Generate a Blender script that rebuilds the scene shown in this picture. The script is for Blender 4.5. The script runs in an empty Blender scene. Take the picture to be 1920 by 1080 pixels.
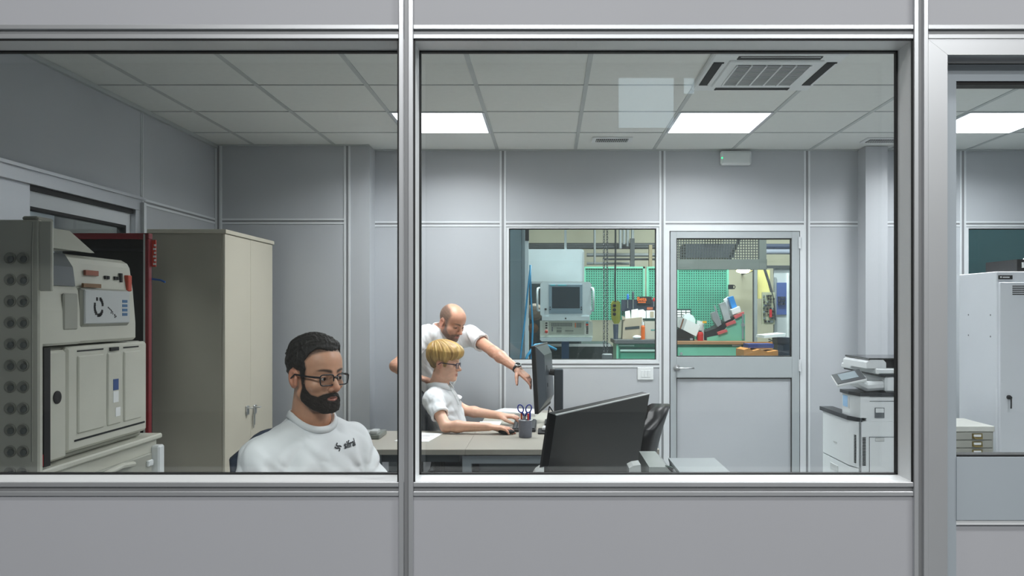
import bpy, bmesh, math, random
import numpy as np
from mathutils import Vector, Matrix, Euler
from mathutils.bvhtree import BVHTree

sc = bpy.context.scene
COL = sc.collection
random.seed(7)
R = math.radians

# ------------------------------------------------------------------ camera
F, PX, PY, CZ = 1539.0, 1030.0, 582.0, 1.5      # focal length in pixels, principal point, lens height
cd = bpy.data.cameras.new('camera')
cam = bpy.data.objects.new('camera', cd); COL.objects.link(cam)
cam.location = (0, 0, CZ); cam.rotation_euler = (R(90), 0, 0)
cd.sensor_fit = 'HORIZONTAL'; cd.sensor_width = 36.0
cd.lens = 36.0 * F / 1920.0
cd.shift_x = -(PX - 960.0) / 1920.0
cd.shift_y = (PY - 540.0) / 1920.0
cd.clip_start = 0.05
sc.camera = cam

# ------------------------------------------------------------------ world and exposure
w = bpy.data.worlds.new('world'); sc.world = w; w.use_nodes = True
w.node_tree.nodes['Background'].inputs[0].default_value = (0.75, 0.82, 0.88, 1)
w.node_tree.nodes['Background'].inputs[1].default_value = 0.10
sc.view_settings.view_transform = 'Standard'
sc.view_settings.look = 'None'
sc.view_settings.exposure = 0.0
sc.view_settings.gamma = 1.0
sc.view_settings.use_curve_mapping = False
sc.cycles.max_bounces = 10
sc.cycles.transparent_max_bounces = 24
sc.cycles.caustics_reflective = False
sc.cycles.caustics_refractive = False
sc.cycles.sample_clamp_indirect = 4.0

# strengths of the lamps; those of the hall are unseen, some added
PANEL_W = 25.0          # office ceiling panels (watts of the lamp behind each diffuser)
HALL_W = 178.0          # unseen high lamps put up in the hall, some only as fill
SHOP_W = 420.0          # high lamps of the workshop behind the office

def unseen_lamp(name, loc, sx, sy, power, color=(1, 0.99, 0.97)):
    d = bpy.data.lights.new(name, 'AREA'); d.shape = 'RECTANGLE'; d.size = sx; d.size_y = sy
    d.energy = power; d.color = color
    o = bpy.data.objects.new(name, d); COL.objects.link(o); o.location = loc
    return o
unseen_lamp('unseen_lamp', (3.9, 0.3, 5.2), 2.4, 0.5, HALL_W * 1.0)
unseen_lamp('unseen_lamp', (-0.6, 0.2, 5.2), 2.4, 0.5, HALL_W * 0.3)
unseen_lamp('unseen_lamp', (3.4, -4.6, 5.2), 2.4, 0.5, HALL_W * 1.2)  # added to light the rear wall, for its reflection in the right pane
unseen_lamp('unseen_lamp', (-0.7, -2.9, 5.2), 2.4, 0.5, HALL_W * 1.5)  # added fill for the seated man, left machine and right reveal
unseen_lamp('workshop_lamp', (0.6, 8.7, 5.4), 2.6, 0.6, SHOP_W, (0.93, 1.0, 0.99))
unseen_lamp('workshop_lamp', (2.6, 11.2, 5.4), 2.4, 0.6, SHOP_W * 1.0, (0.95, 1.0, 0.98))
unseen_lamp('workshop_lamp', (4.2, 12.6, 5.4), 2.6, 0.6, SHOP_W * 0.6, (1.0, 0.98, 0.9))

# ------------------------------------------------------------------ helpers
def at(px, py, Y):
    return Vector(((px - PX) * Y / F, Y, CZ + (PY - py) * Y / F))
def AX(px, Y): return (px - PX) * Y / F
def AZ(py, Y): return CZ + (PY - py) * Y / F

def lin(c):
    o = []
    for v in c[:3]:
        v = v / 255.0
        o.append(v / 12.92 if v <= 0.04045 else ((v + 0.055) / 1.055) ** 2.4)
    return (o[0], o[1], o[2], 1.0)

MATS = {}
def mat(name, rgb, rough=0.5, metal=0.0, var=0.04, scale=6.0, bump=0.0, bscale=60.0, spec=0.5, coat=0.0, stretch=None):
    """principled material whose colour wanders a little with a noise"""
    if name in MATS: return MATS[name]
    m = bpy.data.materials.new(name); m.use_nodes = True
    nt = m.node_tree; b = nt.nodes['Principled BSDF']
    b.inputs['Roughness'].default_value = rough
    b.inputs['Metallic'].default_value = metal
    b.inputs['Specular IOR Level'].default_value = spec
    if coat: b.inputs['Coat Weight'].default_value = coat; b.inputs['Coat Roughness'].default_value = 0.08
    c = lin(rgb)
    tc = nt.nodes.new('ShaderNodeTexCoord')
    src = tc.outputs['Object']
    if stretch:
        mp = nt.nodes.new('ShaderNodeMapping'); mp.inputs['Scale'].default_value = stretch
        nt.links.new(src, mp.inputs['Vector']); src = mp.outputs['Vector']
    n = nt.nodes.new('ShaderNodeTexNoise'); n.inputs['Scale'].default_value = scale; n.inputs['Detail'].default_value = 4
    nt.links.new(src, n.inputs['Vector'])
    r = nt.nodes.new('ShaderNodeValToRGB')
    r.color_ramp.elements[0].position = 0.3; r.color_ramp.elements[1].position = 0.7
    r.color_ramp.elements[0].color = tuple(max(0, x * (1 - var)) for x in c[:3]) + (1,)
    r.color_ramp.elements[1].color = tuple(min(1, x * (1 + var)) for x in c[:3]) + (1,)
    nt.links.new(n.outputs['Fac'], r.inputs['Fac'])
    nt.links.new(r.outputs['Color'], b.inputs['Base Color'])
    if bump:
        n2 = nt.nodes.new('ShaderNodeTexNoise'); n2.inputs['Scale'].default_value = bscale; n2.inputs['Detail'].default_value = 3
        nt.links.new(src, n2.inputs['Vector'])
        bp = nt.nodes.new('ShaderNodeBump'); bp.inputs['Strength'].default_value = bump; bp.inputs['Distance'].default_value = 0.002
        nt.links.new(n2.outputs['Fac'], bp.inputs['Height'])
        nt.links.new(bp.outputs['Normal'], b.inputs['Normal'])
    MATS[name] = m
    return m

def mat_emit(name, rgb, strength):
    if name in MATS: return MATS[name]
    m = bpy.data.materials.new(name); m.use_nodes = True
    nt = m.node_tree; nt.nodes.clear()
    e = nt.nodes.new('ShaderNodeEmission'); e.inputs[0].default_value = lin(rgb); e.inputs[1].default_value = strength
    o = nt.nodes.new('ShaderNodeOutputMaterial'); nt.links.new(e.outputs[0], o.inputs[0])
    MATS[name] = m
    return m

def mat_glass(name, tint=(0.95, 0.985, 0.98), f0=0.04, rough=0.0):
    """architectural glass: clear transmission with a Schlick reflection on either face"""
    if name in MATS: return MATS[name]
    m = bpy.data.materials.new(name); m.use_nodes = True
    nt = m.node_tree; nt.nodes.clear()
    lw = nt.nodes.new('ShaderNodeLayerWeight'); lw.inputs['Blend'].default_value = 0.5
    p = nt.nodes.new('ShaderNodeMath'); p.operation = 'POWER'; p.inputs[1].default_value = 5.0
    nt.links.new(lw.outputs['Facing'], p.inputs[0])
    ma = nt.nodes.new('ShaderNodeMath'); ma.operation = 'MULTIPLY_ADD'; ma.inputs[1].default_value = 1 - f0; ma.inputs[2].default_value = f0
    nt.links.new(p.outputs[0], ma.inputs[0])
    t = nt.nodes.new('ShaderNodeBsdfTransparent'); t.inputs[0].default_value = tint + (1,)
    g = nt.nodes.new('ShaderNodeBsdfGlossy'); g.inputs['Roughness'].default_value = rough
    mx = nt.nodes.new('ShaderNodeMixShader')
    nt.links.new(ma.outputs[0], mx.inputs[0]); nt.links.new(t.outputs[0], mx.inputs[1]); nt.links.new(g.outputs[0], mx.inputs[2])
    o = nt.nodes.new('ShaderNodeOutputMaterial'); nt.links.new(mx.outputs[0], o.inputs[0])
    MATS[name] = m
    return m

def wloc(o):
    v = Vector((0, 0, 0))
    while o is not None:
        v += o.location; o = o.parent
    return v

def mkmesh(name, verts, faces, mats=None, mi=None, smooth=False, parent=None, origin=None):
    """mesh object whose vertices are given in world space"""
    base = wloc(parent) if parent else Vector((0, 0, 0))
    org = Vector(origin) if origin is not None else base
    me = bpy.data.meshes.new(name)
    a = np.asarray(verts, dtype=np.float64).reshape(-1, 3) - np.array(org)
    if isinstance(faces, np.ndarray): faces = faces.tolist()
    me.from_pydata(a.tolist(), [], faces)
    if mats is not None:
        for m in (mats if isinstance(mats, (list, tuple)) else [mats]): me.materials.append(m)
    if mi is not None and len(mi) == len(me.polygons):
        me.polygons.foreach_set('material_index', np.asarray(mi, dtype=np.int32))
    if smooth: me.polygons.foreach_set('use_smooth', np.ones(len(me.polygons), dtype=bool))
    me.update()
    o = bpy.data.objects.new(name, me); COL.objects.link(o)
    if parent: o.parent = parent
    o.location = org - base
    return o

class MB:
    """collects shapes of ONE object"""
    def __init__(s, M=None):
        s.v = []; s.f = []; s.mi = []; s.M = M or Matrix.Identity(4)
    def add(s, vs, fs, mi=0):
        n = len(s.v)
        s.v += [tuple(s.M @ Vector(v)) for v in vs]
        s.f += [tuple(i + n for i in f) for f in fs]
        s.mi += [mi] * len(fs)
        return s
    def box(s, lo, hi, mi=0, bev=0.0, rot=None, piv=None):
        lo = Vector(lo); hi = Vector(hi); c = (lo + hi) / 2; h = (hi - lo) / 2
        h = Vector((abs(h.x), abs(h.y), abs(h.z)))
        return s.cbox(c, h, mi, bev, rot, piv)
    def cbox(s, c, h, mi=0, bev=0.0, rot=None, piv=None):
        c = Vector(c); h = Vector(h)
        bev = min(bev, h.x * .95, h.y * .95, h.z * .95)
        vs = []; fs = []
        if bev <= 0:
            for x in (-1, 1):
                for y in (-1, 1):
                    for z in (-1, 1): vs.append(Vector((x * h.x, y * h.y, z * h.z)))
            fs = [(0, 1, 3, 2), (4, 6, 7, 5), (0, 4, 5, 1), (2, 3, 7, 6), (0, 2, 6, 4), (1, 5, 7, 3)]
        else:
            ix = {}
            for sx in (-1, 1):
                for sy in (-1, 1):
                    for sz in (-1, 1):
                        for a in range(3):
                            p = [sx * (h.x - bev), sy * (h.y - bev), sz * (h.z - bev)]
                            p[a] = (sx, sy, sz)[a] * h[a]
                            ix[(sx, sy, sz, a)] = len(vs); vs.append(Vector(p))
            def q(l): fs.append(tuple(l))
            for a in range(3):
                for sg in (-1, 1):
                    b, c2 = [(1, 2), (2, 0), (0, 1)][a]
                    l = []
                    for (u, w_) in ((-1, -1), (1, -1), (1, 1), (-1, 1)):
                        k = [0, 0, 0]; k[a] = sg; k[b] = u; k[c2] = w_
                        l.append(ix[(k[0], k[1], k[2], a)])
                    q(l if sg > 0 else l[::-1])
            for a in range(3):
                b, c2 = [(1, 2), (2, 0), (0, 1)][a]
                for u in (-1, 1):
                    for w_ in (-1, 1):
                        k0 = [0, 0, 0]; k0[a] = -1; k0[b] = u; k0[c2] = w_
                        k1 = list(k0); k1[a] = 1
                        l = [ix[(*k0, b)], ix[(*k1, b)], ix[(*k1, c2)], ix[(*k0, c2)]]
                        q(l if u * w_ < 0 else l[::-1])
            for sx in (-1, 1):
                for sy in (-1, 1):
                    for sz in (-1, 1):
                        l = [ix[(sx, sy, sz, a)] for a in range(3)]
                        q(l if sx * sy * sz > 0 else l[::-1])
        if rot is not None:
            m = rot if isinstance(rot, Matrix) else Euler(rot).to_matrix()
            if piv is None: vs = [c + m @ v for v in vs]
            else:
                pv = Vector(piv); vs = [pv + m @ (c + v - pv) for v in vs]
        else: vs = [c + v for v in vs]
        return s.add(vs, fs, mi)
    def cyl(s, p0, p1, r0, r1=None, n=14, mi=0, cap=True):
        return s.tube([p0, p1], [r0, r0 if r1 is None else r1], n, mi, cap)
    def tube(s, pts, rad, n=8, mi=0, cap=True, closed=False):
        pts = [Vector(p) for p in pts]
        if not isinstance(rad, (list, tuple)): rad = [rad] * len(pts)
        vs = []; fs = []
        m = len(pts)
        t0 = (pts[1] - pts[0]).normalized()
        up = Vector((0, 0, 1)) if abs(t0.z) < .9 else Vector((1, 0, 0))
        nrm = (up - t0 * up.dot(t0)).normalized()
        for i in range(m):
            if closed: t = (pts[(i + 1) % m] - pts[i - 1])
            elif i == 0: t = pts[1] - pts[0]
            elif i == m - 1: t = pts[-1] - pts[-2]
            else: t = (pts[i + 1] - pts[i]).normalized() + (pts[i] - pts[i - 1]).normalized()
            t.normalize()
            nrm = nrm - t * nrm.dot(t)
            if nrm.length < 1e-6: nrm = t.orthogonal()
            nrm.normalize(); bn = t.cross(nrm)
            for k in range(n):
                a = 2 * math.pi * k / n
                vs.append(pts[i] + (nrm * math.cos(a) + bn * math.sin(a)) * rad[i])
        for i in range(m if closed else m - 1):
            j = (i + 1) % m
            for k in range(n):
                k2 = (k + 1) % n
                fs.append((i * n + k, i * n + k2, j * n + k2, j * n + k))
        if cap and not closed:
            fs.append(tuple(range(n))[::-1]); fs.append(tuple((m - 1) * n + k for k in range(n)))
        return s.add(vs, fs, mi)
    def lathe(s, c, prof, n=20, mi=0, axis=(0, 0, 1), cap=True):
        """prof: (radius, height) along axis"""
        c = Vector(c); ax = Vector(axis).normalized()
        u = ax.orthogonal().normalized(); w_ = ax.cross(u)
        vs = []; fs = []
        for (r, h) in prof:
            for k in range(n):
                a = 2 * math.pi * k / n
                vs.append(c + ax * h + (u * math.cos(a) + w_ * math.sin(a)) * r)
        for i in range(len(prof) - 1):
            for k in range(n):
                k2 = (k + 1) % n
                fs.append((i * n + k, i * n + k2, (i + 1) * n + k2, (i + 1) * n + k))
        if cap:
            fs.append(tuple(range(n))[::-1]); fs.append(tuple((len(prof) - 1) * n + k for k in range(n)))
        return s.add(vs, fs, mi)
    def prism(s, poly, vec, mi=0):
        """polygon (3-D points, planar) extruded by vec"""
        poly = [Vector(p) for p in poly]; vec = Vector(vec); n = len(poly)
        nn = Vector((0, 0, 0))
        for i in range(n): nn += poly[i].cross(poly[(i + 1) % n])
        if nn.dot(vec) > 0: poly = poly[::-1]
        vs = poly + [p + vec for p in poly]
        fs = [tuple(range(n)), tuple(range(n, 2 * n))[::-1]]
        for i in range(n):
            j = (i + 1) % n
            fs.append((j, i, n + i, n + j))
        return s.add(vs, fs, mi)
    def sph(s, c, r, n=12, m=8, mi=0):
        c = Vector(c); r = Vector((r, r, r)) if not hasattr(r, '__len__') else Vector(r)
        vs = []; fs = []
        for i in range(1, m):
            th = math.pi * i / m
            for k in range(n):
                a = 2 * math.pi * k / n
                vs.append(c + Vector((r.x * math.sin(th) * math.cos(a), r.y * math.sin(th) * math.sin(a), r.z * math.cos(th))))
        vs.append(c + Vector((0, 0, r.z))); vs.append(c - Vector((0, 0, r.z)))
        T = len(vs) - 2; B = len(vs) - 1
        for i in range(m - 2):
            for k in range(n):
                k2 = (k + 1) % n
                fs.append((i * n + k, (i + 1) * n + k, (i + 1) * n + k2, i * n + k2))
        for k in range(n):
            k2 = (k + 1) % n
            fs.append((T, k, k2)); fs.append((B, (m - 2) * n + k2, (m - 2) * n + k))
        return s.add(vs, fs, mi)
    def build(s, name, mats, parent=None, smooth=False, origin=None):
        return mkmesh(name, s.v, s.f, mats, s.mi, smooth, parent, origin)

def empty(name, loc):
    o = bpy.data.objects.new(name, None); COL.objects.link(o); o.location = Vector(loc)
    o.empty_display_size = 0.05
    return o
def tag(o, label, cat, group=None):
    o['label'] = label; o['category'] = cat
    if group: o['group'] = group
    return o
def thing(name, loc, label, cat, group=None): return tag(empty(name, loc), label, cat, group)
def struct(o, label=None):
    o['kind'] = 'structure'
    if label: o['label'] = label
    return o
def bx(name, lo, hi, m, parent=None, bev=0.0, rot=None, piv=None):
    return MB().box(lo, hi, 0, bev, rot, piv).build(name, m, parent)
def arc(c, r, a0, a1, n, u, v):
    c = Vector(c); u = Vector(u); v = Vector(v)
    return [c + u * (r * math.cos(R(a0 + (a1 - a0) * i / n))) + v * (r * math.sin(R(a0 + (a1 - a0) * i / n))) for i in range(n + 1)]
def share(src, name, offset, parent):
    """another piece with the same mesh data"""
    o = src.copy(); o.name = name; COL.objects.link(o); o.parent = parent
    o.location = src.location + Vector(offset)
    return o
def text_mesh(body, size, extr=0.0, bold=0.0):
    c = bpy.data.curves.new('t', 'FONT'); c.body = body; c.size = size; c.extrude = extr; c.offset = bold
    c.resolution_u = 3
    o = bpy.data.objects.new('t', c); COL.objects.link(o)
    dg = bpy.context.evaluated_depsgraph_get()
    me = o.evaluated_get(dg).to_mesh()
    v = np.array([x.co[:] for x in me.vertices]); f = [tuple(p.vertices) for p in me.polygons]
    o.evaluated_get(dg).to_mesh_clear()
    bpy.data.objects.remove(o); bpy.data.curves.remove(c)
    return v, f
def text_on(name, body, size, org, u, v, m, parent, bold=0.0, off=0.001, center=True):
    """flat lettering in the plane (u right, v up) at org"""
    tv, tf = text_mesh(body, size, 0, bold)
    u = Vector(u).normalized(); v = Vector(v).normalized(); n = u.cross(v)
    if center: tv = tv - np.array([(tv[:, 0].min() + tv[:, 0].max()) / 2, (tv[:, 1].min() + tv[:, 1].max()) / 2, 0])
    p = [Vector(org) + u * a[0] + v * a[1] + n * off for a in tv]
    return mkmesh(name, [tuple(q) for q in p], tf, m, None, False, parent)

# ------------------------------------------------------------------ materials of the setting
ALU = mat('anodised_aluminium', (208, 211, 215), 0.38, 0.75, 0.03, 3, spec=0.6)
ALUD = mat('aluminium_groove', (150, 152, 155), 0.5, 0.45, 0.03)
ALUI = mat('aluminium_profile_office', (222, 226, 229), 0.4, 0.1, 0.03, 3)
PANEL = mat('grey_laminate_panel', (172, 174, 180), 0.55, 0, 0.015, 2.0, 0.03, 300)
PANELI = mat('grey_laminate_office', (184, 188, 193), 0.42, 0, 0.02, 2.0, 0.03, 200)
GASKET = mat('black_gasket', (14, 16, 18), 0.6)
GLASS = mat_glass('window_glass', (0.95, 0.97, 0.968))
GLASS_IN = mat_glass('office_window_glass', (0.955, 0.985, 0.985))
TILE = mat('mineral_fibre_tile', (226, 229, 226), 0.9, 0, 0.02, 30, 0.15, 250)
TBAR = mat('ceiling_grid_bar', (184, 190, 190), 0.5)
LED = mat_emit('led_panel', (252, 251, 255), 5.0)
CONCRETE = mat('sealed_concrete', (92, 94, 96), 0.45, 0, 0.12, 2.5, 0.1, 40)
OFFICE_FLOOR = mat('grey_vinyl_floor', (188, 190, 188), 0.45, 0, 0.06, 5)
HALLWALL = mat('hall_plaster', (170, 172, 170), 0.85, 0, 0.05, 1.5)
# ================================================================== THE SETTING
YF, YG, YB, YL = 1.95, 2.044, 6.31, 6.12        # partition face, its glass, back wall, bumped-out part of the back wall
XL, XR = -2.49, 5.6
ZC = 2.73
KF = F / YF
M0, M1, M2, M3 = -1.5623, -0.3402, 0.8819, 1.93
Z_T0, Z_T1 = 2.145, 2.179                        # transom
Z_S0, Z_S1 = 1.059, 1.092                        # sill rail

# hall in front of the partition (camera side)
struct(bx('floor_hall', (-9, -8, -0.1), (9, YF, 0), CONCRETE), 'grey concrete hall floor in front of the partition')
wb = struct(empty('wall_hall', (0, -8, 0)), 'plastered rear wall of the hall with high windows')
WX0, WX1, WZ0, WZ1 = 1.02, 2.15, 4.19, 6.05
MB().box((-9, -8.2, 0), (9, -8, WZ0)).box((-9, -8.2, WZ1), (9, -8, 6.2)).box((-9, -8.2, WZ0), (WX0, -8, WZ1)).box((WX1, -8.2, WZ0), (9, -8, WZ1)).build('masonry', HALLWALL, wb)
SKYPANE = mat_emit('bright_sky_pane', (205, 228, 240), 3.4)
wh = struct(empty('window_hall', (1.5, -8, WZ0)), 'high daylight window of the hall')
bx('pane', (WX0, -8.12, WZ0), (WX1, -8.1, WZ1), SKYPANE, wh)
MB().box((1.846, -8.1, WZ0), (1.987, -8.03, WZ1)).box((WX0, -8.1, 4.95), (WX1, -8.03, 5.17)).box((1.987, -8.1, WZ0), (WX1, -8.03, 4.70)).build('frame', HALLWALL, wh)
struct(bx('wall_hall_left', (-9.2, -8.2, 0), (-9, 17.2, 6.2), HALLWALL))
struct(bx('wall_hall_right', (9, -8.2, 0), (9.2, 17.2, 6.2), HALLWALL))
struct(bx('ceiling_hall', (-9, -8.2, 6.2), (9, 17.2, 6.3), HALLWALL), 'high roof of the hall')

# front partition: panels, mullions, transoms
wf = struct(empty('wall_front', (0, YF, 0)), 'grey panel partition with aluminium profiles and large windows')
def mullion(x, name='mullion'):
    w2, g = 0.0171, 0.0057
    m = MB()
    m.box((x - w2, YF - 0.004, 0), (x - g, YF + 0.09, 3.0), 0, 0.0012)
    m.box((x + g, YF - 0.004, 0), (x + w2, YF + 0.09, 3.0), 0, 0.0012)
    m.box((x - g, YF + 0.004, 0), (x + g, YF + 0.08, 3.0), 1)
    m.build(name, [ALU, ALUD], wf)
def rail(x0, x1, z0, z1, name):
    h = (z1 - z0) / 3
    m = MB()
    m.box((x0, YF - 0.002, z0), (x1, YF + 0.09, z0 + h), 0, 0.0012)
    m.box((x0, YF - 0.002, z1 - h), (x1, YF + 0.09, z1), 0, 0.0012)
    m.box((x0, YF + 0.005, z0 + h), (x1, YF + 0.08, z1 - h), 1)
    m.build(name, [ALU, ALUD], wf)
MX = [-2.79, M0, M1, M2, M3, 3.15, 4.37, 5.6]
for x in MX: mullion(x)
hw = 0.0171
for i in range(len(MX) - 1):
    a, b = MX[i] + hw, MX[i + 1] - hw
    rail(a, b, Z_T0, Z_T1, 'transom')
    bx('panel', (a, YF + 0.003, Z_T1), (b, YF + 0.05, 3.0), PANEL, wf)
    if i in (3,): continue
    rail(a, b, Z_S0, Z_S1, 'sill_rail')
    bx('panel', (a, YF + 0.003, 0.08), (b, YF + 0.05, Z_S0), PANEL, wf)
    bx('skirting', (a, YF - 0.002, 0), (b, YF + 0.05, 0.08), ALUD, wf)
    if i not in (1, 2): bx('panel', (a, YF + 0.003, Z_S1), (b, YF + 0.05, Z_T0), PANEL, wf)
bx('upper_wall', (-9, YF, 3.0), (9, YF + 0.1, 6.2), HALLWALL, wf)
bx('side_wall', (-9, YF, 0), (-2.81, YF + 0.1, 3.0), HALLWALL, wf)
bx('side_wall', (5.62, YF, 0), (9, YF + 0.1, 3.0), HALLWALL, wf)

SILL = mat('bright_aluminium_sill', (238, 241, 243), 0.38, 0.1, 0.02)
def window(n, x0, x1, label):
    wn = struct(empty('window_%d' % n, ((x0 + x1) / 2, YF, Z_S1)), label)
    t = 0.012
    bx('bottom_reveal', (x0, YF + 0.002, Z_S1 - t), (x1, YG + 0.006, Z_S1 + .0005), SILL, wn)
    bx('top_reveal', (x0, YF + 0.002, Z_T0 - .0005), (x1, YG + 0.006, Z_T0 + t), SILL, wn)
    bx('side_reveal', (x0 - t, YF + 0.002, Z_S1), (x0 + .0005, YG + 0.006, Z_T0), SILL, wn)
    bx('side_reveal', (x1 - .0005, YF + 0.002, Z_S1), (x1 + t, YG + 0.006, Z_T0), SILL, wn)
    g = MB(); q = 0.004
    g.box((x0, YG - 0.008, Z_S1), (x1, YG + 0.007, Z_S1 + q)).box((x0, YG - 0.008, Z_T0 - q), (x1, YG + 0.007, Z_T0))
    g.box((x0, YG - 0.008, Z_S1), (x0 + q, YG + 0.007, Z_T0)).box((x1 - q, YG - 0.008, Z_S1), (x1, YG + 0.007, Z_T0))
    # dark joint where the reveal meets the face profile
    g.box((x0, YF + 0.001, Z_T0 - 0.0035), (x1, YF + 0.004, Z_T0)).box((x1 - 0.004, YF + 0.001, Z_S1), (x1, YF + 0.004, Z_T0)).box((x0, YF + 0.001, Z_S1), (x0 + .004, YF + 0.004, Z_T0))
    g.build('gasket', GASKET, wn)
    bx('pane', (x0 + .002, YG, Z_S1 + .002), (x1 - .002, YG + 0.006, Z_T0 - .002), GLASS, wn)
window(1, M0 + hw, M1 - hw, 'left window of the front partition, in front of the seated bearded man')
window(2, M1 + hw, M2 - hw, 'right window of the front partition, beside the glazed door')

# glazed door at the right of the partition
d1 = struct(empty('door_1', (1.4, YF, 0)), 'glazed aluminium door at the right end of the front partition')
dx0, dx1 = M2 + hw, M3 - hw
fw = 0.047
m = MB()
m.prism([(dx0, YF, 0), (dx0 + fw, YF, 0), (dx0 + fw, YF, Z_T0 - fw * .8), (dx0, YF, Z_T0)], (0, 0.05, 0))
m.build('frame_post', ALU, d1)
m = MB(); m.prism([(dx0 + .0006, YF, Z_T0), (dx0 + fw + .0006, YF, Z_T0 - fw * .8), (dx1 - fw, YF, Z_T0 - fw * .8), (dx1, YF, Z_T0)], (0, 0.05, 0)); m.build('frame_head', ALU, d1)
m = MB(); m.prism([(dx1 - fw, YF, 0), (dx1, YF, 0), (dx1, YF, Z_T0), (dx1 - fw, YF, Z_T0 - fw * .8)], (0, 0.05, 0)); m.build('frame_post', ALU, d1)
bx('frame_stop', (dx0 + fw - .01, YF + .05, Z_T0 - fw * .8 - .008), (dx1 - fw, YF + .1, Z_T0), ALUI, d1)
LEAF = mat('door_leaf_aluminium', (168, 178, 186), 0.45, 0.15, 0.03, 3)
ly = YF + 0.05
gx0 = AX(1793, ly); gz1 = AZ(152, ly); gz0 = AZ(857, ly)
lx0, lx1 = dx0 + fw - 0.01, dx1 - fw + 0.01
lt = Z_T0 - fw * .8 - .006
lf = lx0; 
bx('stile', (lx0, ly, 0.01), (gx0, ly + .045, lt), LEAF, d1)
bx('stile', (lx1 - (gx0 - lx0), ly, 0.01), (lx1, ly + .045, lt), LEAF, d1)
bx('top_rail', (gx0, ly, gz1), (lx1 - (gx0 - lx0), ly + .045, lt), LEAF, d1)
rz = AZ(975, ly)
bx('middle_rail', (gx0, ly - .002, rz), (lx1 - (gx0 - lx0), ly + .045, gz0), LEAF, d1)
bx('lower_panel', (gx0, ly + .008, 0.12), (lx1 - (gx0 - lx0), ly + .035, rz - .004), PANEL, d1)
bx('bead', (gx0, ly + .001, rz - .012), (lx1 - (gx0 - lx0), ly + .02, rz - .001), ALUI, d1)
bx('bottom_rail', (gx0, ly, 0.01), (lx1 - (gx0 - lx0), ly + .045, 0.12), LEAF, d1)
gx1 = lx1 - (gx0 - lx0)
m = MB(); q = .005
m.box((gx0, ly + .004, gz1 - q * 1.6), (gx1, ly + .04, gz1)).box((gx0, ly + .004, gz0), (gx1, ly + .04, gz0 + q)).box((gx0, ly + .004, gz0), (gx0 + .002, ly + .04, gz1)).box((gx1 - .002, ly + .004, gz0), (gx1, ly + .04, gz1))
m.build('gasket', GASKET, d1)
bx('pane', (gx0 + .001, ly + .018, gz0 + .001), (gx1 - .001, ly + .024, gz1 - .001), GLASS_IN, d1)
m = MB(); m.cyl((gx1 + .02, ly, 1.05), (gx1 + .02, ly - .05, 1.05), .011).cyl((gx1 + .02, ly - .05, 1.05), (gx1 - .1, ly - .05, 1.05), .009); m.build('handle', ALU, d1)

# office floor, left wall, right wall
struct(bx('floor', (XL, YF + .05, -0.1), (XR, YB, 0), OFFICE_FLOOR), 'grey office floor')
struct(bx('wall_right', (XR, YF, 0), (XR + .08, YB, 3.0), PANELI))

wl = struct(empty('wall_left', (XL, 4.2, 0)), 'grey panel wall on the left of the office')
jl, wy1, wz1 = 5.01, 4.96, 2.177
bx('panel', (XL - .05, YF + .05, wz1), (XL, jl - .012, ZC), PANELI, wl)
bx('panel', (XL - .05, jl + .012, 2.185), (XL, YL, ZC), PANELI, wl)
bx('panel', (XL - .05, jl + .012, 0), (XL, YL, 2.144), PANELI, wl)
bx('panel', (XL - .05, YF + .05, 0), (XL, 3.3, wz1), PANELI, wl)
bx('panel', (XL - .05, 3.3, 0), (XL, wy1, 0.9), PANELI, wl)
MB().box((XL - .05, jl - .012, 0), (XL + .006, jl - .004, ZC)).box((XL - .05, jl + .004, 0), (XL + .006, jl + .012, ZC)).box((XL - .05, jl - .004, 0), (XL + .001, jl + .004, ZC), 1).build('mullion', [ALUI, ALUD], wl)
MB().box((XL - .05, jl + .012, 2.144), (XL + .005, YL, 2.158)).box((XL - .05, jl + .012, 2.171), (XL + .005, YL, 2.185)).box((XL - .05, jl + .012, 2.158), (XL + .001, YL, 2.171), 1).build('transom', [ALUI, ALUD], wl)
w3 = struct(empty('window_3', (XL, 4.1, 0.9)), 'framed window in the left office wall above the machine')
bx('head_frame', (XL - .06, 3.3, 2.10), (XL + .03, wy1, wz1), ALU, w3, .002)
bx('head_lip', (XL, 3.3, wz1 - .012), (XL + .045, wy1 + .02, wz1 + .004), ALU, w3)
bx('jamb', (XL - .06, wy1 - .075, .9), (XL + .03, wy1, 2.10), ALU, w3, .002)
bx('jamb', (XL - .06, 3.3, .9), (XL + .03, 3.36, 2.10), ALU, w3, .002)
bx('jamb_lip', (XL, wy1 - .018, .9), (XL + .05, wy1 + .012, 2.15), ALUI, w3)
bx('bottom_frame', (XL - .06, 3.36, .9), (XL + .03, wy1 - .075, .97), ALU, w3, .002)
bx('mid_jamb', (XL - .05, 3.36, .97), (XL + .01, 3.92, 2.10), ALU, w3)
m = MB(); m.box((XL - .045, 3.92, 2.075), (XL + .012, wy1 - .075, 2.10)).box((XL - .045, 3.92, 1.985), (XL + .002, wy1 - .14, 2.0)).box((XL - .045, wy1 - .15, .97), (XL + .002, wy1 - .135, 2.0)); m.build('gasket', GASKET, w3)
m = MB(); m.box((XL - .05, 3.92, 2.0), (XL - .004, wy1 - .075, 2.075)).box((XL - .05, wy1 - .135, .97), (XL - .004, wy1 - .075, 2.0)); m.build('sash', ALUI, w3)
bx('pane', (XL - .035, 3.92, .97), (XL - .03, wy1 - .14, 1.99), GLASS_IN, w3)
struct(bx('wall_corridor', (XL - 1.3, YF, 0), (XL - 1.2, YL, 3.0), mat('corridor_wall', (196, 204, 210), .7)), 'pale corridor wall seen through the left window')
unseen_lamp('corridor_lamp', (XL - .65, 4.2, 2.72), .5, 1.4, 26.0)

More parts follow.
